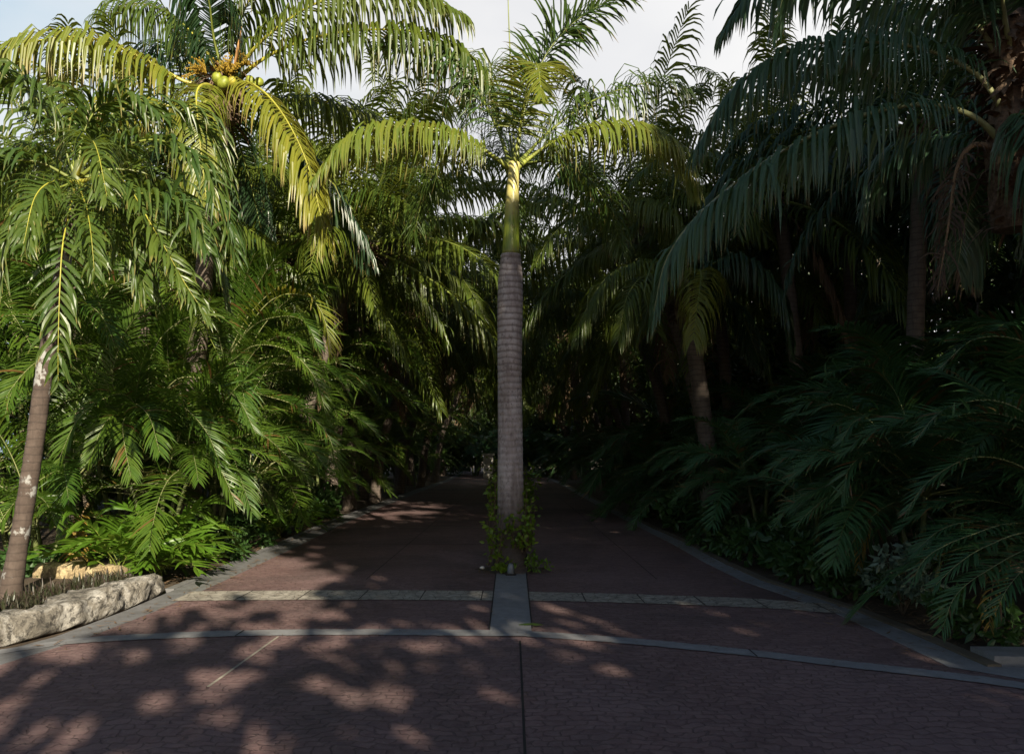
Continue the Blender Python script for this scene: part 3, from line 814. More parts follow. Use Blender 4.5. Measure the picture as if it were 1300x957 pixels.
a = Acc(); a.add(V, Q, 0, 0.5, 0, True); link('crownshaft', a.mesh('crownshaft', [M['shaft']]), rp, (0, 0, 4.42))
V, Q = tube(smooth_curve([(0.05, 0, 5.68), (0.03, 0, 6.5), (-0.02, 0, 7.6), (-0.05, -0.02, 8.6)], 20), np.linspace(0.02, 0.004, 20), 6)
a = Acc(); a.add(V, Q, 0, 0.5, 0, True); link('spear_leaf', a.mesh('spear_leaf', [M['rib_green']]), rp)

RF = [
 # left sunlit arch
 ([(648, 214, 11), (610, 188, 10.8), (565, 168, 10.6), (500, 160, 10.4), (440, 178, 10.2), (398, 228, 10.1)], 'royal_sunlit_yellow', dict(plume=0, rise=5, g=6, n=125, L=0.84)),
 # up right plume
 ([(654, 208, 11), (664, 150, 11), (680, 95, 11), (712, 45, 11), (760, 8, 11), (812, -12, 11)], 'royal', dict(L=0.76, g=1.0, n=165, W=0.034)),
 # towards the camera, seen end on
 ([(652, 208, 11), (662, 150, 10.8), (672, 100, 10.4), (679, 82, 9.9), (684, 90, 9.4), (687, 122, 9.1)], 'royal_sunlit_yellow', dict(L=0.60, g=1.0, plume=0, rise=8, n=80, a0=85, a1=18, W=0.03)),
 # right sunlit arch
 ([(656, 213, 11), (700, 182, 11.2), (750, 162, 11.4), (810, 162, 11.5), (860, 190, 11.6), (885, 240, 11.6)], 'royal_sunlit_yellow', dict(plume=0, rise=5, g=5.5, n=120, L=0.78)),
 # right, behind
 ([(656, 210, 11), (700, 165, 11.4), (760, 125, 11.8), (830, 105, 12.2), (890, 120, 12.6)], 'royal', dict(g=4.0, L=0.85)),
 # left, up and behind
 ([(648, 210, 11), (625, 150, 11.3), (590, 95, 11.6), (540, 60, 11.9), (480, 60, 12.2)], 'royal', dict(g=3.4, L=0.85)),
 # back fronds hanging behind
 ([(648, 212, 11), (610, 196, 11.8), (570, 205, 12.5), (540, 245, 13), (525, 300, 13.2)], 'royal', dict(g=3.0)),
 ([(655, 212, 11), (700, 205, 11.8), (745, 225, 12.5), (775, 270, 13), (790, 320, 13.1)], 'royal', dict(g=3.0)),
 ([(652, 208, 11), (640, 130, 11.8), (620, 90, 12.6), (600, 100, 13.4), (590, 160, 13.9)], 'royal', dict(g=3.0)),
 ([(650, 212, 11), (645, 180, 12.0), (650, 190, 13.0), (655, 240, 13.7), (660, 300, 13.9)], 'royal', dict(g=3.0)),
]
for pts, lm, kw in RF:
    hero_frond(rp, pts, 'royal', lm, 'rib_royal' if 'yellow' in lm else 'rib_green', **kw)

# --- avenue royal palms in the median behind it (copies of a second, complete palm)
def build_royal(loc, label, group, h=4.3, seed=1, rz=0.0):
    rng = random.Random(seed)
    t = thing('royal_palm', loc, label, 'palm tree', group, rz)
    V, Q = ring_trunk([(0, 0, -0.05), (0.03, 0, h*0.5), (0, 0.02, h)], 0.2, 16, 50, rf=lambda s: np.interp(s, [0, 0.1, 0.7, 0.85, 1], [0.27, 0.19, 0.17, 0.18, 0.13]))
    a = Acc(); a.add(V, Q, 0, 0.5, 0, True); link('trunk', a.mesh('trunk', [M['royal_trunk']]), t)
    V, Q = tube([(0, 0, 0), (0, 0, 0.5), (0, 0, 1.2)], [0.13, 0.11, 0.08], 12)
    a = Acc(); a.add(V, Q, 0, 0.5, 0, True); link('crownshaft', a.mesh('crownshaft', [M['shaft']]), t, (0, 0, h))
    k = 0
    for e0, dr, cnt in ((75, 45, 2), (50, 75, 4), (25, 80, 4), (0, 60, 4)):
        for i in range(cnt):
            k += 1
            link('frond', lib_frond('royal', 'royal', 'rib_green', 3.2, e0, dr, 1+(k % 2)), t, (0, 0, h+1.15),
                 (R(rng.uniform(-8, 8)), R(rng.uniform(-6, 6)), R(360*i/cnt+rng.uniform(-18, 18)+e0*1.7)))
    return t
MG = 'royal palms standing one behind another in the middle of the drive'
rp['group'] = MG
ord_ = ['second', 'third', 'fourth', 'fifth', 'sixth', 'seventh']
r2 = build_royal((0.02, 22, 0), 'shaded royal palm in mid drive, second from the camera and ringed by a vine', MG, 4.6, 3)
for i, (x, y) in enumerate([(0.0, 31), (-0.1, 41), (-0.2, 52), (-0.6, 65)]):
    c = copy_tree(r2); c.location = (x, y, 0); c.rotation_euler = (0, 0, R(40+77*i))
    c['label'] = 'shaded royal palm in the middle of the drive, %s from the camera' % ord_[i+1]

# --- coconut palms
def coconut_crown(t, top, rng, L=4.4, lm='coco', rm='rib_green', rings=((78, 50, 3), (58, 80, 5), (35, 88, 6), (8, 75, 6), (-25, 50, 4)), n=52, skip_az=None, dry=1):
    k = rng.randrange(3)
    for e0, dr, cnt in rings:
        off = rng.uniform(0, 360)
        for i in range(cnt):
            az = off+360*i/cnt+rng.uniform(-14, 14); k += 1
            if skip_az and skip_az[0] < (az % 360) < skip_az[1]: continue
            link('frond', lib_frond('coco', lm, rm, L, e0, dr, 1+(k % 3), n), t, top,
                 (R(rng.uniform(-10, 10)), R(rng.uniform(-6, 6)), R(az)), rng.uniform(0.88, 1.08))
    for i in range(dry):
        link('dead_frond', lib_frond('coco', 'dry', 'rib_dry', L*0.8, -55, 30, 1, 40), t, top, (0, 0, R(rng.uniform(0, 360))))

def coconut_trunk(t, top, r=0.15, lean=0.0, seed=1):
    tx, ty, tz = top
    V, Q = ring_trunk([(0, 0, -0.05), (tx*0.15, ty*0.15, tz*0.35), (tx*0.55, ty*0.55, tz*0.72), (tx, ty, tz+0.15)], r, 14, 70, flare=0.5, rings=0.05, pitch=0.1, seed=seed)
    a = Acc(); a.add(V, Q, 0, 0.5, 0, True)
    link('trunk', a.mesh('trunk', [M['coco_trunk']]), t)

def crown_fibre(t, top, r=0.28, h=0.6, seed=1, name='crown_fibre'):
    rng = np.random.default_rng(seed)
    a = Acc()
    n = 220
    az = rng.uniform(0, 6.28, n); z = rng.uniform(-h, h*0.5, n)
    B = np.stack([np.cos(az)*r*0.5, np.sin(az)*r*0.5, z], 1)
    d = np.stack([np.cos(az), np.sin(az), rng.uniform(-0.8, 0.8, n)], 1)
    leaflets(a, B, d, np.stack([-np.sin(az), np.cos(az), 0*az], 1), rng.uniform(0.15, 0.5, n), rng.uniform(0.03, 0.1, n), np.full(n, 3.0), 4, 0.3, rng.random(n), 0, 0.2, rng)
    V, Q = tube([(0, 0, -h), (0, 0, 0), (0, 0, h*0.5)], [r*0.55, r*0.8, r*0.35], 12, rough=0.1, rng=rng)
    a.add(V, Q, 0, 0.5, 0, False)
    link(name, a.mesh(name, [M['fibre']]), t, top)

def nut(r, rng):
    import bmesh
    bm = bmesh.new(); bmesh.ops.create_uvsphere(bm, u_segments=14, v_segments=10, radius=r)
    for v in bm.verts:
        v.co.z *= 1.2
        an = math.atan2(v.co.y, v.co.x); f = 1+0.05*math.cos(3*an); v.co.x *= f; v.co.y *= f
    me = bpy.data.meshes.new('coconut'); bm.to_mesh(me); bm.free()
    for p in me.polygons: p.use_smooth = True
    return me
NUT = nut(0.09, None); NUT.materials.append(M['coconut'])
NUT2 = nut(0.085, None); NUT2.materials.append(M['coconut_orange'])

# the big sunlit coconut palm on the left
DL = 12.5
cc = P(285, 105, DL)
lb = (cc[0]-0.7, DL+0.3, 0)
lc = thing('coconut_palm', lb, 'big sunlit coconut palm at upper left with yellow fronds and young coconuts', 'palm tree')
topL = (cc[0]-lb[0], DL-lb[1], cc[2])
coconut_trunk(lc, (topL[0], topL[1], topL[2]-0.4), 0.15, seed=2)
crown_fibre(lc, (topL[0], topL[1], topL[2]-0.15), 0.35, 0.5, 4)
LF = [
 ([(278, 112, 12.5), (235, 104, 12.3), (180, 74, 12.1), (120, 50, 12.0), (60, 50, 12.0), (0, 68, 12.0), (-40, 95, 12)], 'coco_sunlit_yellow', dict(g=6.5, L=1.15, n=92, rise=0)),
 ([(280, 118, 12.3), (262, 108, 11.8), (250, 118, 11.2), (252, 160, 10.9), (258, 215, 10.8), (262, 255, 10.8)], 'coco_sunlit_yellow', dict(g=5, L=0.95, n=72, rise=-5)),
 ([(292, 116, 12.3), (310, 105, 11.9), (338, 120, 11.5), (368, 160, 11.3), (394, 220, 11.2), (414, 305, 11.2)], 'coco_sunlit_yellow', dict(g=4.5, L=0.98, n=82, rise=0)),
 ([(292, 108, 12.5), (340, 72, 12.3), (400, 48, 12.1), (480, 38, 11.9), (560, 48, 11.8), (612, 85, 11.7), (632, 140, 11.7)], 'coco', dict(g=6.5, L=1.15, n=86, rise=0)),
 ([(292, 100, 12.5), (335, 50, 12.2), (395, 8, 12.0), (460, -12, 11.8), (530, -8, 11.6), (590, 20, 11.5)], 'coco', dict(g=6, L=1.1, n=82, rise=0)),
 ([(290, 98, 12.6), (300, 40, 12.6), (330, -20, 12.6), (380, -60, 12.7)], 'coco', dict(g=4, L=1.1)),
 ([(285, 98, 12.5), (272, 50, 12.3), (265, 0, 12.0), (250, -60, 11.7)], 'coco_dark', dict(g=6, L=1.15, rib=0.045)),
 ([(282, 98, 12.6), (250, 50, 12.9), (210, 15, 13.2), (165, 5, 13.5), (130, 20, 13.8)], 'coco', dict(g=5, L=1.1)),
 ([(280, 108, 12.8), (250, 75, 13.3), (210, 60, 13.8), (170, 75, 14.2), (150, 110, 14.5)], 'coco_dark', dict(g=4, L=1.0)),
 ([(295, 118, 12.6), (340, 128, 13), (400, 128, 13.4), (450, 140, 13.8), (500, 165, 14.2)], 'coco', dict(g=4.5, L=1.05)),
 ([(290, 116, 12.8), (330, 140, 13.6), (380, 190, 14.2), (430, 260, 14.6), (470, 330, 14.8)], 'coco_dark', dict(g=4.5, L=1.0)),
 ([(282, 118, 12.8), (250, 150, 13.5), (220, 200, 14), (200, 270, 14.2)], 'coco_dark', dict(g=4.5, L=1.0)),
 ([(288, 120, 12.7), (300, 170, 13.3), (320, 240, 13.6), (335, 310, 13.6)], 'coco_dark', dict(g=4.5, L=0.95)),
 ([(284, 122, 12.3), (240, 135, 12.0), (190, 132, 11.8), (130, 130, 11.7), (90, 150, 11.7)], 'coco_sunlit_yellow', dict(g=4.5, L=0.7, skip=0.5)),
]
for pts, lm, kw in LF:
    hero_frond(lc, pts, 'coco', lm, 'rib_yellow' if lm != 'coco_dark' else 'rib_green', **kw)
for px, py, dd, s, nm in [(284, 106, 12.05, 1.0, 0), (276, 100, 12.1, 0.9, 0), (295, 105, 12.1, 0.85, 1), (281, 112, 12.2, 0.8, 0), (318, 103, 12.4, 0.8, 0), (329, 105, 12.45, 0.8, 0), (322, 110, 12.4, 0.75, 0), (289, 113, 12.25, 0.8, 1)]:
    p = P(px, py, dd)-np.array(lb)
    link('coconut', [NUT, NUT2][nm], lc, tuple(p), (R(px*7 % 40), R(px*3 % 30), px), s)
def flower_spray(t, p, aim, seed, n=34, L=0.45):
    rng = np.random.default_rng(seed); a = Acc()
    aim = norm(np.array(aim, float))
    for i in range(n):
        d = norm(aim+rng.standard_normal(3)*0.45)
        C = smooth_curve([np.zeros(3), d*L*0.5, d*L+np.array([0, 0, -0.08])], 7)*rng.uniform(0.6, 1.1)
        V, Q = tube(C, np.linspace(0.009, 0.004, 7), 4); a.add(V, Q, 0, rng.random(), 0.2)
        for k in range(2, 7):
            V, Q = tube([C[k]+[0, 0, 0.014], C[k], C[k]-[0, 0, 0.014]], [0.004, 0.014, 0.004], 4, False); a.add(V+rng.standard_normal(3)*0.012, Q, 0, rng.random(), 0.2)
    link('flower_spray', a.mesh('flower_spray', [M['flower']]), t, tuple(p))
flower_spray(lc, P(290, 98, 12.15)-np.array(lb), (0.1, -0.4, 0.8), 3, 50, 0.34)
flower_spray(lc, P(302, 85, 12.25)-np.array(lb), (0.6, -0.2, 0.6), 4, 26, 0.3)
flower_spray(lc, P(262, 95, 12.25)-np.array(lb), (-0.6, -0.3, 0.3), 5, 20, 0.35)
V, Q = tube(smooth_curve([P(296, 92, 12.2)-np.array(lb), P(303, 60, 12.1)-np.array(lb), P(307, 34, 12.0)-np.array(lb)], 14), np.interp(np.linspace(0, 1, 14), [0, 0.5, 1], [0.02, 0.06, 0.004]), 8, flat=0.4)
a = Acc(); a.add(V, Q, 0, 0.5, 0, True); link('flower_sheath', a.mesh('flower_sheath', [M['spathe']]), lc)

# the near dark coconut palm at the right edge
DR = 8.0
rc_top = P(1285, 130, DR)
rb = (rc_top[0]+1.5, DR+0.1, 0)
rc = thing('coconut_palm', rb, 'near coconut palm at right edge with long dark arching fronds and shaggy trunk', 'palm tree')
coconut_trunk(rc, (rc_top[0]-rb[0], -0.1, rc_top[2]+0.5), 0.17, seed=12)
crown_fibre(rc, (rc_top[0]-rb[0], -0.1, rc_top[2]-0.3), 0.32, 1.0, 14)
crown_fibre(rc, (rc_top[0]-rb[0], -0.1, rc_top[2]+0.7), 0.32, 0.6, 15)
RFR = [
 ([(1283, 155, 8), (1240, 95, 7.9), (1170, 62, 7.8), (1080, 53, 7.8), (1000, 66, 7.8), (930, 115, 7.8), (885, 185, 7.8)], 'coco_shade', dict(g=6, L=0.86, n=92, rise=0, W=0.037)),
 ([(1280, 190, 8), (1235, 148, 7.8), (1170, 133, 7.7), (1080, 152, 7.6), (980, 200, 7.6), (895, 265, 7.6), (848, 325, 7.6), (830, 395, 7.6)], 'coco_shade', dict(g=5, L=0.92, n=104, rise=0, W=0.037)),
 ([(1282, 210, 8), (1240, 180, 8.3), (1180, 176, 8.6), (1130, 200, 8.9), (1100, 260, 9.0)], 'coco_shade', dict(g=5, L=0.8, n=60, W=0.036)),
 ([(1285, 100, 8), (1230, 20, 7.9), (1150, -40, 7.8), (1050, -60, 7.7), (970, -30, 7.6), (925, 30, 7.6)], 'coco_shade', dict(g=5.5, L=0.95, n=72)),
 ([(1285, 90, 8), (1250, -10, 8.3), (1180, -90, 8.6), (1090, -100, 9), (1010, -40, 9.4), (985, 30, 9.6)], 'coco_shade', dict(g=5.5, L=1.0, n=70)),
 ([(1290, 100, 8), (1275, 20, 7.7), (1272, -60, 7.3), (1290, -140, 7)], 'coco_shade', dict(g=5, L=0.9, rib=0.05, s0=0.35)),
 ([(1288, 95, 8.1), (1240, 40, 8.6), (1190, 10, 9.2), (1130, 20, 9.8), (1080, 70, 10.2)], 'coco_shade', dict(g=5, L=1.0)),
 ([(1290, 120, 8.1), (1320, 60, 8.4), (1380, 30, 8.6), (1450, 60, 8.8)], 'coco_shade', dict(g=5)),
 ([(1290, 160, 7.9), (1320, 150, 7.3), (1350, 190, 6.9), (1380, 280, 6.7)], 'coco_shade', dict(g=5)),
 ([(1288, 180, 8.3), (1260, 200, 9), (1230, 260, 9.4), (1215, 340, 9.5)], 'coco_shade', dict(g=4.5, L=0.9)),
]
for pts, lm, kw in RFR:
    hero_frond(rc, pts, 'coco', lm, 'rib_pale', **kw)
o = hero_frond(rc, [(1270, 190, 8.0), (1235, 185, 7.9), (1215, 215, 7.9), (1205, 280, 7.9), (1190, 370, 7.9)], 'coco', 'dry_dark', 'rib_dry', g=7, L=0.42, W=0.024, n=70, skip=0.3, wob=0.22)
o.name = 'dead_frond'; o['label'] = 'brown dead frond hanging beside the trunk'

# right mid coconut palm with the yellow-tipped fronds
mt = P(868, 372, 16.0)
mb = (4.15, 16.3, 0)
mc = thing('coconut_palm', mb, 'slanting coconut palm right of the drive with yellow tipped drooping fronds', 'palm tree')
coconut_trunk(mc, (mt[0]-mb[0], mt[1]-mb[1], mt[2]-0.2), 0.17, seed=22)
crown_fibre(mc, (mt[0]-mb[0], mt[1]-mb[1], mt[2]), 0.3, 0.5, 24)
for pts, lm, kw in [
 ([(868, 370, 16), (845, 340, 15.6), (810, 335, 15.2), (765, 358, 14.9), (728, 425, 14.8)], 'coco', dict(g=5, L=1.0)),
 ([(866, 372, 16), (840, 352, 15.2), (815, 352, 14.6), (795, 380, 14.2), (785, 430, 14.1)], 'coco', dict(g=5, L=0.95)),
 ([(870, 370, 16), (885, 345, 15.2), (890, 350, 14.4), (886, 385, 13.9), (880, 430, 13.8)], 'coco_sunlit_yellow', dict(g=4.5, L=0.95)),
 ([(872, 368, 16), (905, 335, 15.6), (950, 330, 15.2), (990, 370, 15), (1005, 440, 15)], 'coco_dark', dict(g=5)),
 ([(870, 366, 16), (870, 310, 16), (850, 270, 16), (800, 250, 16)], 'coco', dict(g=5)),
 ([(870, 366, 16), (890, 310, 16.3), (930, 270, 16.6), (990, 260, 17)], 'coco_dark', dict(g=5)),
 ([(868, 368, 16.2), (840, 330, 17), (790, 310, 17.8), (740, 330, 18.6)], 'coco', dict(g=5)),
 ([(870, 374, 16), (900, 375, 16.6), (940, 400, 17.2), (965, 460, 17.4)], 'coco_dark', dict(g=4.5, L=0.9)),
]:
    hero_frond(mc, pts, 'coco', lm, 'rib_green', **kw)

# avenue coconut palms either side, built once and copied
def build_coconut(loc, top, label, group, seed, lm='coco', rm='rib_green', L=4.4, n=52, r=0.15, **kw):
    rng = random.Random(seed); n = 54
    t = thing('coconut_palm', loc, label, 'palm tree', group)
    coconut_trunk(t, top, r, seed=seed)
    crown_fibre(t, (top[0], top[1], top[2]), 0.28, 0.4, seed)
    coconut_crown(t, top, rng, L, lm, rm, n=n, **kw)
    return t
GL = 'coconut palms lining the left side of the drive'
GR = 'coconut palms lining the right side of the drive'
protoA = build_coconut((-4.95, 24, 0), (0.5, -0.2, 6.0), 'coconut palm overhanging the left lane with short ringed trunk, halfway down the drive', GL, 31, 'coco')
protoB = build_coconut((5.3, 27, 0), (-0.6, 0.1, 6.2), 'coconut palm on the right side of the drive with thin dark upright trunk', GR, 41, 'coco')
protoD = build_coconut((6.9, 13.6, 0), (0.25, 0.1, 7.3), 'tall shaded palm with smooth grey ringed trunk behind the near right palm', GR, 51, 'coco_dark', L=4.0)

def place(src, loc, rz, label, group, sc=1.0):
    c = copy_tree(src); c.location = loc; c.rotation_euler = (0, 0, R(rz)); c.scale = (sc, sc, sc)
    c['label'] = label; c['group'] = group
    return c
words = ['first', 'second', 'third', 'fourth', 'fifth', 'sixth', 'seventh', 'eighth', 'ninth', 'tenth', 'eleventh', 'twelfth', 'thirteenth', 'fourteenth']
LP = [(-7.0, 14.5, 0, .85, 'A', 'coconut palm rising behind the big sunlit palm at upper left'),
      (-5.6, 19.0, 120, 1.05, 'B', 'coconut palm left of the drive just beyond the big sunlit palm'),
      (-5.6, 30.0, 200, 1.2, 'B', 'tall coconut palm left of the drive behind the vine clad royal palm'),
      (-5.3, 37.0, 60, 1.25, 'A', 'tall coconut palm leaning in from the left beyond the bend of shade'),
      (-5.8, 45.0, 20, 1.3, 'B', 'far coconut palm left of the drive, third from its far end'),
      (-6.0, 55.0, 100, 1.35, 'A', 'far coconut palm left of the drive, second from its far end'),
      (-6.0, 68.0, 260, 1.35, 'B', 'farthest coconut palm on the left side of the drive'),
      (-9.5, 17.0, 300, 1.1, 'B', 'coconut palm deep in the thicket left of the drive'),
      (-8.8, 24.0, 45, 1.3, 'A', 'tall coconut palm in the thicket behind the left row'),
      (-13.0, 15.0, 80, 0.7, 'A', 'coconut palm at the left edge behind the christmas palm')]
for x, y, rz, s, k, lab in LP:
    place(protoA if k == 'A' else protoB, (x, y, 0), rz, lab, GL, s)
LP2 = [(-4.9, 17.5, (1.6, 0.3, 6.3), 33, 'coconut palm leaning over the left lane with speckled crown of crossed fronds'),
       (-5.0, 21.5, (1.9, -0.4, 7.6), 34, 'taller coconut palm leaning over the left lane close behind the nearest royal palm crown')]
for x, y, tp, sd_, lab in LP2: build_coconut((x, y, 0), tp, lab, GL, sd_, 'coco', L=4.6)
for x, y, tp, sd_, lab in [(4.7, 18.5, (-1.7, 0.2, 7.0), 44, 'coconut palm leaning over the right lane beside the nearest royal palm crown'),
                           (5.0, 24.0, (-2.2, 0.0, 7.8), 45, 'tall coconut palm leaning over the right lane behind its shorter neighbour'),
                           (6.3, 17.0, (-0.5, 0.2, 7.2), 46, 'tall coconut palm with its crown above the slanting palm')]:
    build_coconut((x, y, 0), tp, lab, GR, sd_, 'coco', L=4.6)
protoC = build_coconut((-4.9, 28, 0), (2.6, 0, 7.0), 'strongly leaning coconut palm over the left lane beyond the second royal palm', GL, 38, 'coco', L=4.6)
for x, y, rz, s, g_, lab in [(4.7, 30.5, 175, 1.0, GR, 'strongly leaning coconut palm over the right lane beyond the second royal palm'),
    (-5.0, 35.0, 8, 1.0, GL, 'strongly leaning coconut palm over the left lane, second of the far ones'),
    (4.7, 38.0, 186, 1.05, GR, 'strongly leaning coconut palm over the right lane, second of the far ones'),
    (-5.0, 43.0, -6, 1.1, GL, 'strongly leaning coconut palm over the left lane, third of the far ones'),
    (4.6, 46.5, 178, 1.1, GR, 'strongly leaning coconut palm over the right lane, third of the far ones'),
    (-5.0, 51.0, 3, 1.2, GL, 'strongly leaning coconut palm over the left lane near the gate post'),
    (4.5, 57.0, 182, 1.2, GR, 'strongly leaning coconut palm over the right lane near the end of the drive')]:
    place(protoC, (x, y, 0), rz, lab, g_, s)
RPALMS = [(5.9, 21.0, 30, 1.05, 'B', 'coconut palm right of the drive just beyond the slanting one'),
      (8.2, 25.0, 140, 1.15, 'B', 'coconut palm standing behind the right row, its top in the sun'),
      (5.0, 34.0, 250, 1.15, 'A', 'coconut palm right of the drive, next beyond the thin trunked one'),
      (5.2, 42.0, 80, 1.2, 'B', 'far coconut palm right of the drive, third from its far end'),
      (5.0, 53.0, 190, 1.3, 'A', 'far coconut palm right of the drive, second from its far end'),
      (4.8, 66.0, 10, 1.3, 'B', 'farthest coconut palm on the right side of the drive'),
      (7.8, 18.0, 200, 1.0, 'D', 'shaded coconut palm behind the slanting palm on the right'),
      (10.0, 15.0, 100, 1.0, 'D', 'shaded coconut palm in the dark thicket behind the near right fronds'),
      (9.2, 11.5, 20, 0.95, 'D', 'shaded coconut palm behind the shaggy brown trunk at the right edge'),
      (11.5, 20.0, 310, 1.1, 'D', 'deep shaded coconut palm at the back of the right thicket')]
for x, y, rz, s, k, lab in RPALMS:
    place({'A': protoA, 'B': protoB, 'D': protoD}[k], (x, y, 0), rz, lab, GR, s)

# --- christmas palm at the far left, leaning trunk
xb = G(10, 772)
xb = (xb[0], xb[1], 0.0)
xp = thing('christmas_palm', xb, 'slender leaning palm with lichen spotted trunk and drooping broad leaflets at the left edge', 'palm tree')
pts = [np.array([xb[0], xb[1], 0.0])]+[P(*p) for p in [(24, 690, 8.3), (42, 580, 8.25), (60, 450, 8.2), (80, 340, 8.2), (95, 262, 8.2)]]
V, Q = ring_trunk([p-np.array(xb) for p in pts], 0.1, 18, 110, rings=0.03, pitch=0.06, seed=7,
                  rf=lambda s: np.interp(s, [0, 0.05, 0.15, 0.6, 1.0], [0.145, 0.11, 0.09, 0.08, 0.06]))
a = Acc(); a.add(V, Q, 0, 0.5, 0, True); link('trunk', a.mesh('trunk', [M['xmas_trunk']]), xp)
V, Q = tube(smooth_curve([P(92, 275, 8.2)-np.array(xb), P(98, 240, 8.2)-np.array(xb), P(101, 205, 8.2)-np.array(xb)], 12), np.interp(np.linspace(0, 1, 12), [0, 0.4, 1], [0.072, 0.085, 0.04]), 12)
a = Acc(); a.add(V, Q, 0, 0.5, 0, True); link('crownshaft', a.mesh('crownshaft', [M['stem']]), xp)
for pts, kw in [
 ([(95, 235, 8.2), (90, 262, 7.7), (80, 310, 7.35), (76, 370, 7.25), (74, 440, 7.25), (74, 485, 7.3)], dict(L=0.42, g=2.0, rise=0, n=30)),
 ([(97, 225, 8.2), (70, 165, 8.1), (40, 118, 8.0), (5, 100, 7.9), (-40, 115, 7.8)], {}),
 ([(98, 225, 8.2), (106, 170, 8.2), (128, 135, 8.2), (165, 128, 8.2), (205, 150, 8.2)], {}),
 ([(98, 228, 8.2), (145, 192, 8.0), (200, 178, 7.9), (250, 205, 7.8), (285, 262, 7.7), (298, 320, 7.7)], {}),
 ([(98, 232, 8.2), (135, 250, 7.8), (190, 246, 7.6), (235, 262, 7.5), (265, 318, 7.4)], {}),
 ([(98, 232, 8.2), (130, 262, 7.9), (165, 300, 7.8), (185, 370, 7.8)], {}),
 ([(96, 230, 8.2), (45, 205, 8.0), (-5, 212, 7.9), (-50, 260, 7.8)], {}),
 ([(96, 232, 8.2), (55, 250, 7.8), (15, 300, 7.6), (-5, 380, 7.6)], {}),
 ([(97, 225, 8.2), (85, 165, 8.5), (60, 120, 8.8), (20, 95, 9.1)], {}),
 ([(98, 225, 8.2), (112, 188, 7.7), (118, 180, 7.2), (126, 200, 6.9), (136, 250, 6.8)], dict(L=0.5)),
 ([(98, 230, 8.2), (106, 252, 7.5), (111, 268, 7.1), (116, 300, 6.9), (120, 345, 6.85)], dict(L=0.45)),
 ([(98, 225, 8.2), (140, 160, 8.6), (200, 135, 9.0), (260, 160, 9.3), (290, 220, 9.4)], {}),
 ([(97, 225, 8.2), (120, 190, 8.9), (150, 190, 9.5), (175, 240, 9.9)], {}),
 ([(96, 226, 8.2), (60, 190, 8.8), (20, 200, 9.3), (-10, 260, 9.6)], {}),
 ([(98, 232, 8.2), (70, 230, 7.6), (45, 250, 7.2), (30, 310, 7.0)], dict(L=0.5)),
 ([(98, 232, 8.2), (150, 225, 7.7), (195, 290, 7.4), (235, 360, 7.3), (262, 400, 7.3)], dict(L=0.5)),
 ([(98, 230, 8.2), (150, 215, 8.4), (215, 235, 8.6), (262, 300, 8.7), (285, 380, 8.7)], {}),
]:
    hero_frond(xp, pts, 'xmas', 'xmas', 'rib_yellow' if len(kw) else 'rib_green', **kw)

# --- areca palm clumps
def build_areca(loc, label, group, seed, species='areca', lm='areca', rm='rib_pale', L=2.4, nst=5, h=1.0, nf=24, spread=0.35):
    rng = random.Random(seed)
    t = thing('areca_palm' if species == 'areca' else 'date_palm', loc, label, 'palm', group)
    tops = []
    for i in range(nst):
        az = 2*math.pi*i/nst+rng.uniform(-.4, .4); rr = spread*rng.uniform(0.2, 1)
        b0 = (math.cos(az)*rr*0.5, math.sin(az)*rr*0.5, -0.05); hh = h*rng.uniform(0.5, 1.2)
        tp = (math.cos(az)*(rr+hh*0.18), math.sin(az)*(rr+hh*0.18), hh)
        V, Q = tube(smooth_curve([b0, ((b0[0]+tp[0])/2, (b0[1]+tp[1])/2, hh*0.55), tp], 16), np.linspace(0.04, 0.028, 16), 8)
        a = Acc(); a.add(V, Q, 0, 0.5, 0, True); link('stem', a.mesh('stem', [M['stem']]), t)
        tops.append((tp, az))
    bins = [(78, 55), (62, 85), (45, 95), (25, 85), (5, 60)]
    for k in range(nf):
        tp, az = tops[k % nst]
        e0, dr = bins[(k*3+k//5) % 5] if species == 'areca' else bins[1+(k % 4)]
        fa = az+rng.uniform(-1.6, 1.6) if rng.random() < 0.7 else rng.uniform(0, 6.28)
        link('frond', lib_frond(species, lm, rm, L, e0, dr, 1+(k % 3)), t, tp, (R(rng.uniform(-12, 12)), R(rng.uniform(-8, 8)), fa), rng.uniform(0.75, 1.1))
    return t
GA = 'feathery palm clumps crowding the left verge'
GB = 'feathery dark palm clumps crowding the right verge'
arL = build_areca((-5.1, 11.3, 0), 'sunlit feathery palm clump behind the low broad leaved palm at the left kerb', GA, 61, h=1.3)
arL2 = build_areca((-6.4, 10.8, 0), 'feathery palm clump behind the short yellow limestone wall', GA, 62, h=1.0, nf=22)
arT = build_areca((-5.3, 13.2, 0), 'tall feathery palm clump under the big sunlit coconut palm', GA, 63, h=2.4, nf=28, L=2.6)
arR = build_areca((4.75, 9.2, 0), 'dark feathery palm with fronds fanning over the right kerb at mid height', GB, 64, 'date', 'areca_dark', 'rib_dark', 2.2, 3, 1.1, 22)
arR2 = build_areca((5.5, 7.1, 0), 'dark feathery palm nearest the camera sweeping down over the right kerb', GB, 65, 'date', 'areca_dark', 'rib_pale', 2.2, 3, 0.8, 22)
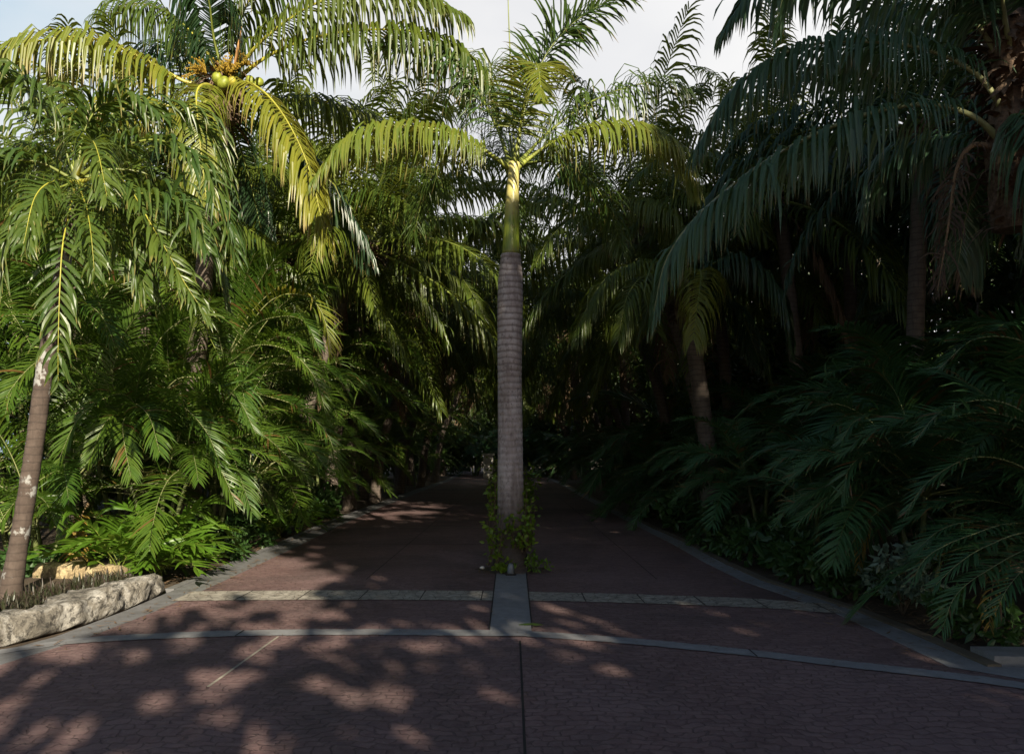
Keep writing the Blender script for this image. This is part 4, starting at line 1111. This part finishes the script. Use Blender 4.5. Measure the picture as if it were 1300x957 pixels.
AL = [(-7.6, 10.6, 50, 1.0, 'L2', 'feathery palm clump right behind the lichen spotted trunk'),
      (-8.8, 10.4, 140, 1.05, 'L', 'feathery palm clump at the left edge of the photo'),
      (-6.2, 12.6, 210, 1.15, 'T', 'tall feathery palm clump in the second row behind the yellow wall'),
      (-7.8, 12.6, 300, 1.2, 'T', 'tall feathery palm clump in the second row at far left'),
      (-5.05, 14.6, 20, 1.0, 'L', 'feathery palm clump at the left kerb where the shade begins'),
      (-5.3, 16.6, 100, 1.0, 'T', 'shaded feathery palm clump at the left kerb, third along the verge'),
      (-5.5, 19.5, 190, 1.0, 'L', 'shaded feathery palm clump at the left kerb, fourth along the verge'),
      (-5.6, 23.0, 270, 1.1, 'T', 'shaded feathery palm clump at the left kerb, fifth along the verge'),
      (-5.7, 27.5, 330, 1.1, 'L', 'shaded feathery palm clump at the left kerb, sixth along the verge'),
      (-5.8, 33.0, 60, 1.2, 'T', 'far feathery palm clump at the left kerb, seventh along the verge'),
      (-5.8, 40.0, 150, 1.3, 'T', 'far feathery palm clump at the left kerb, eighth along the verge'),
      (-5.8, 49.0, 150, 1.4, 'L', 'far feathery palm clump at the left kerb, ninth along the verge'),
      (-6.5, 60.0, 150, 1.5, 'T', 'farthest feathery palm clump at the left kerb'),
      (-7.3, 15.8, 33, 1.4, 'T', 'tall feathery palm clump filling the shade behind the left verge'),
      (-6.3, 19.5, 140, 1.5, 'T', 'very tall feathery palm clump deep in shade left of the drive'),
      (-6.5, 25.5, 240, 1.7, 'T', 'very tall feathery palm clump farther in the shade left of the drive'),
      (-9.6, 13.2, 77, 1.5, 'T', 'tall feathery palm clump at far left behind the christmas palm')]
for x, y, rz, s, k, lab in AL:
    c = place({'L': arL, 'L2': arL2, 'T': arT}[k], (x, y, 0), rz, lab, GA, s)
ARR = [(5.9, 8.2, 40, 1.15, 'R', 'dark feathery palm below the shaggy trunk at the right edge'),
       (6.3, 10.2, 160, 1.3, 'R', 'dark feathery palm standing behind the fanning one on the right'),
       (4.5, 11.6, 250, 1.0, 'R2', 'dark feathery palm at the right kerb just past the weathered paving band'),
       (4.4, 13.8, 10, 1.0, 'R', 'dark feathery palm at the right kerb below the slanting palm trunk'),
       (4.5, 18.8, 100, 1.1, 'R2', 'dark feathery palm at the right kerb beyond the slanting palm'),
       (4.4, 22.5, 200, 1.2, 'R', 'far dark feathery palm at the right kerb, sixth along the verge'),
       (4.5, 30.0, 290, 1.3, 'R2', 'far dark feathery palm at the right kerb, seventh along the verge'),
       (4.5, 38.0, 20, 1.4, 'R', 'far dark feathery palm at the right kerb, eighth along the verge'),
       (4.6, 48.0, 120, 1.5, 'R2', 'far dark feathery palm at the right kerb, ninth along the verge'),
       (4.4, 60.0, 210, 1.5, 'R', 'farthest dark feathery palm at the right kerb'),
       (7.6, 12.6, 300, 1.5, 'R', 'tall dark feathery palm in the middle of the right thicket'),
       (6.3, 14.8, 70, 1.4, 'R2', 'tall dark feathery palm between the grey ringed trunk and the slanting trunk'),
       (6.9, 12.4, 15, 1.55, 'R', 'very tall dark feathery palm in front of the grey ringed trunk on the right'),
       (7.6, 14.6, 95, 1.8, 'R2', 'very tall dark feathery palm filling the gap behind the slanting palm'),
       (6.6, 17.8, 215, 1.7, 'R', 'very tall dark feathery palm beyond the slanting palm'),
       (9.6, 13.4, 333, 1.9, 'R', 'very tall dark feathery palm deep in the right thicket'),
       (1.6, 62.5, 20, 1.7, 'R', 'dark feathery palm closing the right lane at its far end'),
       (-0.3, 65.0, 140, 1.8, 'R2', 'dark feathery palm straight behind the far end of the median'),
       (3.3, 61.0, 250, 1.7, 'R2', 'dark feathery palm at the far right corner of the drive'),
       (-3.2, 67.0, 80, 2.0, 'R', 'dark feathery palm closing the left lane beyond the gate post'),
       (5.9, 24.0, 160, 2.0, 'R2', 'very tall dark feathery palm at right beyond the thin upright trunk'),
       (8.6, 9.4, 130, 1.6, 'R', 'tall dark feathery palm behind the shaggy trunk at the right edge')]
for x, y, rz, s, k, lab in ARR:
    place({'R': arR, 'R2': arR2}[k], (x, y, 0), rz, lab, GB, s)
# their most visible fronds, shaped one by one
for pts in [
 [(1166, 632, 9.2), (1150, 560, 8.9), (1118, 528, 8.7), (1086, 534, 8.6), (1068, 560, 8.6)],
 [(1166, 632, 9.2), (1120, 550, 9.0), (1068, 514, 8.8), (1022, 526, 8.7)],
 [(1166, 632, 9.2), (1142, 582, 8.7), (1108, 573, 8.4), (1079, 593, 8.3), (1068, 632, 8.3)],
 [(1166, 632, 9.2), (1100, 575, 9.0), (1048, 569, 8.9), (1006, 602, 8.8)],
 [(1168, 632, 9.2), (1158, 560, 9.2), (1140, 505, 9.2), (1118, 470, 9.2)],
 [(1168, 632, 9.2), (1130, 640, 8.6), (1095, 668, 8.3), (1070, 712, 8.2)],
 [(1168, 632, 9.2), (1190, 560, 9.2), (1235, 520, 9.3), (1285, 530, 9.4)],
 [(1168, 632, 9.2), (1120, 610, 8.8), (1060, 625, 8.6), (1010, 665, 8.5)]]:
    hero_frond(arR, pts, 'date', 'areca_dark', 'rib_pale', L=0.40, W=0.027, n=56)
for pts in [
 [(1400, 690, 7.1), (1295, 663, 6.9), (1247, 661, 6.8), (1199, 670, 6.7), (1160, 700, 6.7)],
 [(1400, 690, 7.1), (1300, 664, 6.7), (1230, 680, 6.5), (1180, 704, 6.4), (1160, 732, 6.4)],
 [(1400, 692, 7.1), (1310, 676, 6.5), (1255, 692, 6.3), (1218, 714, 6.2), (1188, 742, 6.2)],
 [(1400, 692, 7.1), (1320, 692, 6.4), (1250, 726, 6.1), (1213, 756, 6.05), (1196, 798, 6.05)],
 [(1400, 694, 7.1), (1330, 700, 6.3), (1285, 738, 6.0), (1262, 780, 5.95)],
 [(1400, 680, 7.1), (1310, 600, 6.9), (1240, 580, 6.8), (1180, 610, 6.7), (1150, 650, 6.7)],
 [(1400, 680, 7.1), (1340, 560, 6.9), (1270, 510, 6.8), (1200, 520, 6.8), (1160, 560, 6.8)],
 [(1400, 680, 7.2), (1370, 520, 7.1), (1310, 440, 7.1), (1240, 430, 7.1), (1190, 470, 7.1)]]:
    hero_frond(arR2, pts, 'date', 'areca_dark', 'rib_pale', L=0.34, W=0.024, n=56)
for pts in [
 [(192, 560, 11.2), (150, 505, 10.9), (144, 470, 10.7), (158, 425, 10.5), (180, 392, 10.4)],
 [(192, 560, 11.2), (165, 505, 10.7), (132, 506, 10.2), (98, 534, 9.9), (74, 585, 9.8)],
 [(192, 560, 11.2), (160, 530, 10.5), (135, 535, 10.1), (113, 585, 9.9)],
 [(192, 560, 11.2), (172, 515, 10.5), (190, 530, 10.1), (203, 575, 9.9)],
 [(192, 560, 11.2), (165, 530, 10.4), (156, 545, 10.0), (166, 605, 9.8)],
 [(192, 560, 11.2), (205, 512, 10.8), (232, 516, 10.4), (262, 548, 10.2), (280, 590, 10.1)],
 [(192, 560, 11.2), (215, 490, 11.0), (255, 480, 10.8), (300, 505, 10.6), (325, 550, 10.5)],
 [(192, 560, 11.2), (190, 460, 11.2), (225, 410, 11.2), (275, 400, 11.2), (310, 430, 11.2)],
 [(192, 560, 11.2), (120, 470, 10.9), (70, 450, 10.7), (20, 480, 10.6)],
 [(192, 600, 11.2), (110, 590, 10.4), (90, 620, 10.1), (85, 680, 9.95)],
 [(192, 600, 11.2), (235, 570, 10.5), (275, 590, 10.2), (300, 640, 10.1)]]:
    hero_frond(arL, pts, 'areca', 'areca', 'rib_pale', L=0.46, W=0.03, n=48)
arM = build_areca((-4.95, 13.0, 0), 'tall feathery palm clump with a yellow drooping frond, right of the big coconut palm', GA, 66, h=2.9, nf=12, L=2.2)
for pts, lm in [
 ([(285, 460, 12.9), (315, 402, 12.6), (352, 365, 12.4), (385, 350, 12.2), (410, 370, 12.1)], 'areca'),
 ([(285, 460, 12.9), (320, 415, 12.4), (356, 402, 12.1), (385, 408, 11.9), (405, 440, 11.8)], 'areca'),
 ([(285, 460, 12.9), (340, 385, 12.5), (385, 375, 12.2), (410, 400, 12.0), (422, 455, 11.9)], 'coco_sunlit_yellow'),
 ([(285, 470, 12.9), (320, 440, 12.3), (365, 445, 12.0), (400, 480, 11.8), (415, 530, 11.7)], 'areca'),
 ([(285, 480, 12.9), (330, 500, 12.1), (375, 515, 11.8), (415, 550, 11.6), (430, 600, 11.6)], 'areca'),
 ([(285, 480, 12.9), (310, 530, 12.0), (350, 565, 11.6), (395, 610, 11.4)], 'areca'),
 ([(285, 460, 12.9), (270, 400, 12.7), (240, 370, 12.5), (205, 380, 12.3)], 'areca'),
 ([(285, 470, 12.9), (290, 450, 12.0), (305, 480, 11.6), (315, 540, 11.4)], 'areca'),
 ([(285, 500, 12.9), (285, 540, 11.9), (300, 590, 11.5), (320, 650, 11.4)], 'areca')]:
    hero_frond(arM, pts, 'areca', lm, 'rib_pale', L=0.5, W=0.033, n=48)
# drying lower fronds
def dry_frond(parent, pts, **kw):
    o = hero_frond(parent, pts, 'areca', 'dry_orange', 'rib_dry', **kw); o.name = 'dry_frond'; o['label'] = 'orange drying frond hanging at the base'; return o
dry_frond(arL2, [(112, 640, 10.3), (104, 655, 10.1), (100, 690, 10.0), (98, 735, 10.0)], L=0.3, n=24)
dry_frond(arR2, [(1290, 715, 6.9), (1268, 725, 6.6), (1258, 755, 6.5), (1256, 795, 6.5)], L=0.2, n=13, g=9, W=0.018)
dry_frond(arR, [(1140, 640, 8.9), (1110, 650, 8.6), (1095, 680, 8.5), (1090, 720, 8.5)], L=0.26, n=16, g=6, W=0.018)

# --- low broad-leaved palms by the left kerb
def build_broad(loc, label, seed, nf=11, L=0.95, lm='broad', group=None, h=0.25):
    rng = random.Random(seed)
    t = thing('broad_leaved_palm', loc, label, 'plant', group)
    for k in range(nf):
        e0, dr = [(75, 70), (55, 80), (38, 75)][k % 3]
        link('frond', lib_frond('broad', lm, 'rib_green', L, e0, dr, 1+(k % 3)), t, (rng.uniform(-.08, .08), rng.uniform(-.08, .08), h*rng.random()),
             (R(rng.uniform(-10, 10)), R(rng.uniform(-8, 8)), R(k*137.5+rng.uniform(-10, 10))), rng.uniform(0.85, 1.25))
    return t
GC = 'bright broad leaved palms at the left kerb'
br = build_broad((-4.55, 10.15, 0), 'bright green broad leaved low palm just past the end of the stone wall', 71, 14, group=GC)
for x, y, rz, s, lab in [(-5.0, 10.0, 80, 1.0, 'bright green broad leaved low palm leaning over the short yellow wall'),
                         (-4.75, 10.75, 200, 1.05, 'broad leaved low palm behind the one at the wall end'),
                         (-4.6, 15.6, 300, 0.9, 'small broad leaved palm at the shaded left kerb'),
                         (-4.9, 18.2, 30, 0.9, 'farther small broad leaved palm at the shaded left kerb')]:
    place(br, (x, y, 0), rz, lab, GC, s)

# --- shrubs
def build_shrub(loc, label, seed, mat, size=0.09, r=0.35, h=0.5, per=70, nc=9, group=None, aspect=0.5):
    rng = np.random.default_rng(seed)
    t = thing('shrub', loc, label, 'shrub', group)
    cs = []; ac = Acc()
    for i in range(nc):
        c = np.array([rng.normal(0, r*0.55), rng.normal(0, r*0.45), h*rng.uniform(0.25, 1)]); cs.append(c)
        V, Q = tube(smooth_curve([(0, 0, -0.02), c*[0.4, 0.4, 0.5], c], 8), np.linspace(0.012, 0.005, 8), 5); ac.add(V, Q, 0, 0.5, 0, True)
    link('stem', ac.mesh('stem', [M['twig']]), t)
    a = Acc(); cloud_leaves(a, cs, [r*0.5]*nc, per, rng, size, aspect)
    link('foliage', a.mesh('foliage', [mat]), t)
    return t
build_shrub((4.02, 8.1, 0), 'pale variegated leafy shrub beside the right kerb strip', 81, M['pale_shrub'], 0.085, 0.33, 0.62, 70, 10)
sg = build_shrub((3.85, 9.0, 0), 'low green leafy shrub left of the pale shrub at the right kerb', 82, M['shrub'], 0.12, 0.35, 0.4, 60, 9)
GS = 'low green shrubs along the kerbs'
sg['group'] = GS
for x, y, rz, s, lab in [(3.75, 10.2, 60, 1.1, 'low green shrub at the right kerb by the end of the weathered band'),
                         (3.75, 11.4, 100, 1.3, 'low green shrub at the right kerb just beyond the weathered band'),
                         (3.85, 12.8, 190, 1.2, 'low green shrub at the right kerb, third beyond the weathered band'),
                         (3.85, 14.6, 250, 1.3, 'low green shrub at the right kerb, fourth beyond the weathered band'),
                         (3.8, 17.0, 10, 1.5, 'low green shrub at the right kerb beside the slanting palm'),
                         (4.05, 6.9, 310, 0.8, 'small green shrub under the nearest dark palm at the right kerb'),
                         (-4.75, 12.3, 20, 1.2, 'low green shrub at the left kerb where the sun ends'),
                         (-4.75, 13.6, 90, 1.3, 'low green shrub at the left kerb in the shade'),
                         (-4.9, 16.5, 170, 1.4, 'low green shrub farther along the shaded left kerb'),
                         (-5.0, 20.5, 230, 1.6, 'farthest low green shrub on the left kerb'),
                         (3.9, 20.5, 130, 1.7, 'farthest low green shrub on the right kerb'),
                         (-6.0, 9.95, 0, 0.9, 'leafy green shrub at the left end of the short yellow wall')]:
    place(sg, (x, y, 0), rz, lab, GS, s)

# --- climbing vines
def vine(loc, label, seed, r, spans, n_leaf, size, group=None, mat='vine'):
    """spans: (z0,z1, az centre, az spread, bulge)"""
    rng = np.random.default_rng(seed)
    t = thing('climbing_vine', loc, label, 'vine', group)
    st = Acc(); lf = Acc()
    for z0, z1, azc, azs, bu, cnt in spans:
        for k in range(cnt):
            az0 = math.radians(azc+rng.uniform(-azs, azs)); az1 = az0+rng.uniform(-0.7, 0.7)
            zz = np.linspace(z0, z0+(z1-z0)*rng.uniform(0.5, 1), 7); aa = np.linspace(az0, az1, 7)
            rr = np.interp(zz, [0, 0.3, 1.0, 5], [r*1.5, r*1.2, r*1.05, r])+0.02+bu*rng.random()*np.linspace(0.2, 1, 7)
            C = smooth_curve(np.stack([np.cos(aa)*rr, np.sin(aa)*rr, zz], 1), 26)
            V, Q = tube(C, np.linspace(0.008, 0.003, 26), 4); st.add(V, Q, 0, 0.5, 0)
            B = C[rng.integers(3, 26, n_leaf)]+rng.normal(0, 0.02+bu*0.12, (n_leaf, 3))
            out = norm(B*[1, 1, 0]+1e-6)
            d = norm(out*0.8+rng.standard_normal((n_leaf, 3))*0.6+np.array([0, 0, -0.1]))
            leaflets(lf, B, d, norm(rng.standard_normal((n_leaf, 3))), size*rng.uniform(0.6, 1.2, n_leaf), size*0.75*rng.uniform(0.7, 1.1, n_leaf), np.full(n_leaf, 4.0), 4, 0.25, rng.random(n_leaf), 0, 0.03, rng)
    link('stem', st.mesh('stem', [M['twig']]), t); link('foliage', lf.mesh('foliage', [M[mat]]), t)
    return t
vine((bx, D0, 0), 'green leafy vine climbing the base of the nearest royal palm trunk', 91, 0.2,
     [(0.35, 0.85, -90, 75, 0.10, 8), (0.1, 1.0, -150, 30, 0.12, 6), (0.3, 1.25, -30, 35, 0.12, 7), (0.7, 1.45, 180, 40, 0.1, 4), (0.05, 0.2, -125, 20, 0.08, 4)], 16, 0.072, 'vines on the median palms')
vine((0.02, 22, 0), 'green leafy vine bushing out round the second royal palm', 92, 0.22,
     [(0.1, 1.6, 180, 50, 0.55, 10), (0.1, 1.5, 0, 50, 0.5, 10)], 34, 0.11, 'vines on the median palms')
# weed and litter at the foot
a = Acc(); rng = np.random.default_rng(5)
wd = thing('weed', (0.34, 10.9, 0), 'small bright green weed sprouting right of the royal palm foot', 'plant')
cs = []
for i in range(7):
    c = np.array([rng.normal(0, 0.09), rng.normal(0, 0.05), rng.uniform(0.06, 0.26)]); cs.append(c)
    V, Q = tube(smooth_curve([(0, 0, -0.02), c*[0.5, 0.5, 0.6], c], 6), 0.004, 4); a.add(V, Q, 0, 0.5, 0)
link('stem', a.mesh('stem', [M['stem']]), wd)
a = Acc(); cloud_leaves(a, cs, [0.07]*7, 18, rng, 0.06, 0.5); link('foliage', a.mesh('foliage', [M['vine']]), wd)

# soil pit round the palm foot
def pit(loc, r, name='soil_pit'):
    rng = random.Random(int(loc[1]*7)); pts = []
    for k in range(28):
        an = 2*math.pi*k/28; rr = r*(1+rng.uniform(-.1, .1)); pts.append((loc[0]+math.cos(an)*rr*1.15, loc[1]+math.sin(an)*rr*0.8))
    return sheet(name, pts, 0.006, M['soil'])
pit((bx, 11.2), 0.42)
for y in (22, 31, 41, 52): pit((0.0, y), 0.6)
a = Acc(); rng = np.random.default_rng(8); n = 170
B = np.stack([rng.normal(bx, 0.32, n), 10.98+rng.normal(0, 0.17, n), np.full(n, 0.012)], 1)
az = rng.uniform(0, 6.28, n)
leaflets(a, B, np.stack([np.cos(az), np.sin(az), 0.15+0*az], 1), np.stack([-np.sin(az), np.cos(az), 0*az], 1), rng.uniform(0.03, 0.1, n), rng.uniform(0.008, 0.03, n), np.full(n, 2.0), 3, 0.3, rng.random(n), 0, 0.0, rng)
tag(link('leaf_litter', a.mesh('leaf_litter', [M['dry']])), 'brown leaf litter scattered round the royal palm foot', 'leaf litter', kind='stuff')
a = Acc(); n = 900
side = rng.random(n) < 0.5
ys = rng.uniform(6.2, 20, n)
xs = np.where(side, -4.15-np.abs(rng.normal(0, 0.4, n))-0.05, 3.72+np.abs(rng.normal(0, 0.35, n)))
xs = np.where(side & (ys < 9.6), -4.6-rng.random(n)*0.6, xs)
zz = np.where(side & (ys < 9.6), 0.13, 0.0)
az = rng.uniform(0, 6.28, n)
leaflets(a, np.stack([xs, ys, zz], 1), np.stack([np.cos(az), np.sin(az), 0.2+0*az], 1), np.stack([-np.sin(az), np.cos(az), 0*az], 1), rng.uniform(0.05, 0.2, n), rng.uniform(0.01, 0.04, n), np.full(n, 2.0), 3, 0.3, rng.random(n), 0, 0.0, rng)
tag(link('leaf_litter', a.mesh('leaf_litter', [M['dry']])), 'dry leaf litter lying on the soil along both kerbs', 'leaf litter', kind='stuff')
a = Acc(); n = 420
side = rng.random(n) < 0.45
ys = rng.uniform(6.4, 16, n)
xs = np.where(side, np.interp(ys, yy, xl)+np.abs(rng.normal(0, 0.22, n))-0.15, np.interp(ys, yy, xr)-np.abs(rng.normal(0, 0.25, n))+0.2)
az = rng.uniform(0, 6.28, n)
leaflets(a, np.stack([xs, ys, np.full(n, 0.02)], 1), np.stack([np.cos(az), np.sin(az), 0.15+0*az], 1), np.stack([-np.sin(az), np.cos(az), 0*az], 1), rng.uniform(0.02, 0.13, n), rng.uniform(0.006, 0.025, n), np.full(n, 2.0), 3, 0.3, rng.random(n), 0, 0.0, rng)
tag(link('leaf_litter', a.mesh('leaf_litter', [M['dry']])), 'dry leaf bits blown against the edges of the red paving', 'leaf litter', kind='stuff')
# small bits of straw on the paving
a = Acc(); n = 520
xs = rng.uniform(-4, 3.4, n); ys = rng.uniform(5.2, 9.5, n); az = rng.uniform(0, 6.28, n)
leaflets(a, np.stack([xs, ys, np.full(n, 0.018)], 1), np.stack([np.cos(az), np.sin(az), 0.1+0*az], 1), np.stack([-np.sin(az), np.cos(az), 0*az], 1), rng.uniform(0.015, 0.06, n), rng.uniform(0.003, 0.012, n), np.full(n, 1.0), 3, 0.2, rng.random(n), 0, 0.0, rng)
tag(link('straw_bits', a.mesh('straw_bits', [M['dry']])), 'tiny dry straw and leaf bits scattered over the red paving', 'leaf litter', kind='stuff')
# the fallen green leaf on the concrete crossing
a = Acc(); fx, fy = G(672, 795)
B = np.array([[fx-0.1, fy, 0.02], [fx-0.02, fy+0.01, 0.022], [fx+0.03, fy-0.01, 0.02], [fx-0.05, fy-0.02, 0.02]])
d = np.array([[1, 0.05, 0.12], [1, -0.3, 0.1], [1, -0.6, 0.15], [1, 0.3, 0.05]], float)
leaflets(a, B, d, np.array([[0, 1, 0.2]]*4, float), np.array([0.2, 0.16, 0.12, 0.15]), np.array([0.035, 0.03, 0.025, 0.02]), np.array([1.0]*4), 4, 0.3, np.array([.2, .6, .8, .4]), 0, 0.0, None)
tag(link('fallen_leaf', a.mesh('fallen_leaf', [M['xmas']])), 'fallen green leaf sprig lying where the centre strip meets the near band', 'leaf')

# --- small grey marker at the foot, and the white pebble
mk = thing('ground_marker', (bx+0.005, 10.62, 0.0), 'small grey round topped marker at the foot of the royal palm', 'marker')
V, Q = tube([(0, 0, 0.0), (0, 0, 0.11), (0, 0, 0.14), (0, 0, 0.16), (0, 0, 0.172)], [0.045, 0.045, 0.04, 0.026, 0.008], 16)
a = Acc(); a.add(V, Q, 0, 0.5, 0, True)
M['marker'] = plain('grey_paint', (0.17, 0.19, 0.22), 0.45, 0.1)
link('post', a.mesh('post', [M['marker']]), mk)
V, Q = tube([(0, 0, 0.0), (0, 0, 0.018), (0, 0, 0.022)], [0.075, 0.075, 0.06], 16)
a = Acc(); a.add(V, Q, 0, 0.5, 0, True); link('base_plate', a.mesh('base_plate', [M['joint']]), mk, (0, 0, 0.012))
import bmesh
bm = bmesh.new(); bmesh.ops.create_icosphere(bm, subdivisions=3, radius=0.03)
for v in bm.verts: v.co = Vector((v.co.x*1.2, v.co.y, v.co.z*0.7))*(1+0.12*math.sin(v.co.x*90+v.co.y*60))
me = bpy.data.meshes.new('pebble'); bm.to_mesh(me); bm.free()
me.materials.append(plain('white_stone', (0.7, 0.68, 0.64), 0.7, 0.1))
for p in me.polygons: p.use_smooth = True
tag(link('pebble', me, None, (G(612, 722)[0], G(612, 722)[1]-0.03, 0.022)), 'white pebble on the paving left of the royal palm foot', 'stone')

# --- pale gate post at the far end of the drive
gp = thing('gate_post', (-1.75, 58, 0), 'pale stone gate post in the light at the far end of the drive', 'post')
M['plaster'] = plain('pale_plaster', (0.6, 0.57, 0.52), 0.8, 0.15, 4, 0.2)
def boxm(name, sx, sy, z0, z1, mat, bev=0.02):
    bm = bmesh.new(); bmesh.ops.create_cube(bm, size=1)
    for v in bm.verts: v.co = Vector((v.co.x*sx, v.co.y*sy, z0+(v.co.z+.5)*(z1-z0)))
    bmesh.ops.bevel(bm, geom=bm.edges[:], offset=bev, segments=2, affect='EDGES')
    me = bpy.data.meshes.new(name); bm.to_mesh(me); bm.free(); me.materials.append(mat); return me
link('pillar', boxm('pillar', 0.7, 0.7, 0, 1.7, M['plaster']), gp)
link('cap', boxm('cap', 0.9, 0.9, 1.702, 1.86, M['plaster']), gp)

# ------------------------------------------------------------------ broadleaf trees: the wood behind, and the trees behind the camera that cast the shade
def build_tree(loc, label, seed, h=12, cr=4.0, cz=None, nc=46, per=150, size=0.28, group=None, z_lo=0.45, crad=1.15):
    rng = np.random.default_rng(seed)
    t = thing('broadleaf_tree', loc, label, 'tree', group)
    a = Acc()
    V, Q = tube(smooth_curve([(0, 0, -0.1), (0.1, 0.1, h*0.3), (0, 0.2, h*0.6), (0.1, 0, h*0.85)], 24), np.linspace(0.035*h*0.8, 0.05, 24), 12, rough=0.03, rng=rng); a.add(V, Q, 0, 0.5, 0, True)
    cs = []
    for i in range(nc):
        d = norm(rng.standard_normal(3)); rr = rng.random()**0.4
        c = np.array([d[0]*cr*rr, d[1]*cr*rr, h*(z_lo+1)/2+d[2]*h*(1-z_lo)/2*rr]); cs.append(c)
        if i % 2 == 0:
            z = min(c[2]*0.75, h*0.8)
            V, Q = tube(smooth_curve([(0, 0.1, z*0.8), (c[0]*0.4, c[1]*0.4, z), c], 10), np.linspace(0.1, 0.02, 10), 6); a.add(V, Q, 0, 0.5, 0, True)
    link('trunk', a.mesh('trunk', [M['bark']]), t)
    a = Acc(); cloud_leaves(a, cs, crad*rng.uniform(0.7, 1.2, nc), per, rng, size, 0.55, 3)
    link('crown', a.mesh('crown', [M['tree']]), t)
    return t
GW = 'dense broadleaf trees standing behind the palms'
tw = build_tree((-12, 22, 0), 'dense dark tree behind the palms at left', 101, 10, 4.6, group=GW, z_lo=0.0, nc=70, per=150, size=0.3)
for i, (x, y, s, lab) in enumerate([(-15, 16, 1.0, 'dense dark tree behind the palms at the far left edge'), (-10.5, 31, 1.1, 'dense dark tree left of the drive beyond the second royal palm'),
        (-10, 42, 1.2, 'dense dark tree left of the drive at middle distance'), (-9.5, 56, 1.3, 'dense dark tree left of the drive near its end'),
        (12.5, 17, 0.95, 'dense dark tree behind the shaded palms at right'), (12.0, 26, 1.1, 'dense dark tree right of the drive behind the tall palms'),
        (9.5, 34, 1.1, 'dense dark tree right of the drive beyond the tall palms'), (9.2, 45, 1.2, 'dense dark tree right of the drive at middle distance'),
        (8.8, 58, 1.3, 'dense dark tree right of the drive near its end'), (15, 13, 1.0, 'dense dark tree at the far right edge behind the palms'),
        (4.5, 76, 1.4, 'dense dark tree closing the end of the drive on the right'), (-9.0, 74, 1.4, 'dense dark tree closing the end of the drive on the left'),
        (-4.0, 92, 1.5, 'dense dark tree beyond the end of the drive at left'), (1.5, 90, 1.6, 'dense dark tree beyond the end of the drive, right of the gate post'), (-15, 30, 1.2, 'dense dark tree far behind the left palms'),
        (-14, 62, 1.3, 'far dense tree well left of the end of the drive'), (13.5, 66, 1.4, 'far dense tree well right of the end of the drive'),
        (-17, 44, 1.3, 'far dense tree behind the left thicket'), (16.5, 40, 1.3, 'far dense tree behind the right thicket'), (18, 25, 1.2, 'dense tree far behind the shaded palms at right'),
        (10.5, 88, 1.5, 'farthest dense tree right of the end of the drive'), (-13, 96, 1.6, 'farthest dense tree left of the end of the drive'), (20, 60, 1.6, 'tall dense tree at the back of the far right thicket'), (-22, 60, 1.6, 'tall dense tree at the back of the far left thicket'), (3.2, 69, 0.9, 'leafy tree closing the right lane at the far end'), (-7.0, 70, 0.9, 'leafy tree closing the left lane at the far end'), (-1.6, 76, 1.0, 'leafy tree straight behind the gate post at the far end'),
        (8.6, 22.5, 0.8, 'low dense tree right of the drive between the tall palms')]):
    place(tw, (x, y, 0), i*67, lab, GW, s)
GX = 'shade trees on the near side of the street behind the viewpoint'
tb = build_tree((17.0, -9, 0), 'tall dense shade tree behind the viewpoint on the right', 111, 24, 6.8, group=GX, z_lo=0.16, nc=120, per=130, size=0.5, crad=2.1)
build_tree((7.6, -9, 0), 'mid sized shade tree behind the viewpoint', 112, 14.6, 3.1, group=GX, z_lo=0.60, nc=64, per=110, size=0.45, crad=1.2)
build_tree((5.4, -9.5, 0), 'open crowned shade tree behind the viewpoint', 113, 9.0, 3.2, group=GX, z_lo=0.55, nc=24, per=90, size=0.45, crad=1.0)
build_tree((9.4, -8.2, 0), 'low dense shade tree behind the viewpoint', 114, 9.6, 3.0, group=GX, z_lo=0.3, nc=50, per=120, size=0.3, crad=1.2)
build_tree((12.2, -9.4, 0), 'very tall unseen shade tree with a high crown, added behind the viewpoint', 115, 26.5, 3.9, group=GX, z_lo=0.7, nc=60, per=110, size=0.45, crad=1.5)  # added out of view to keep sun off the crowns down the drive
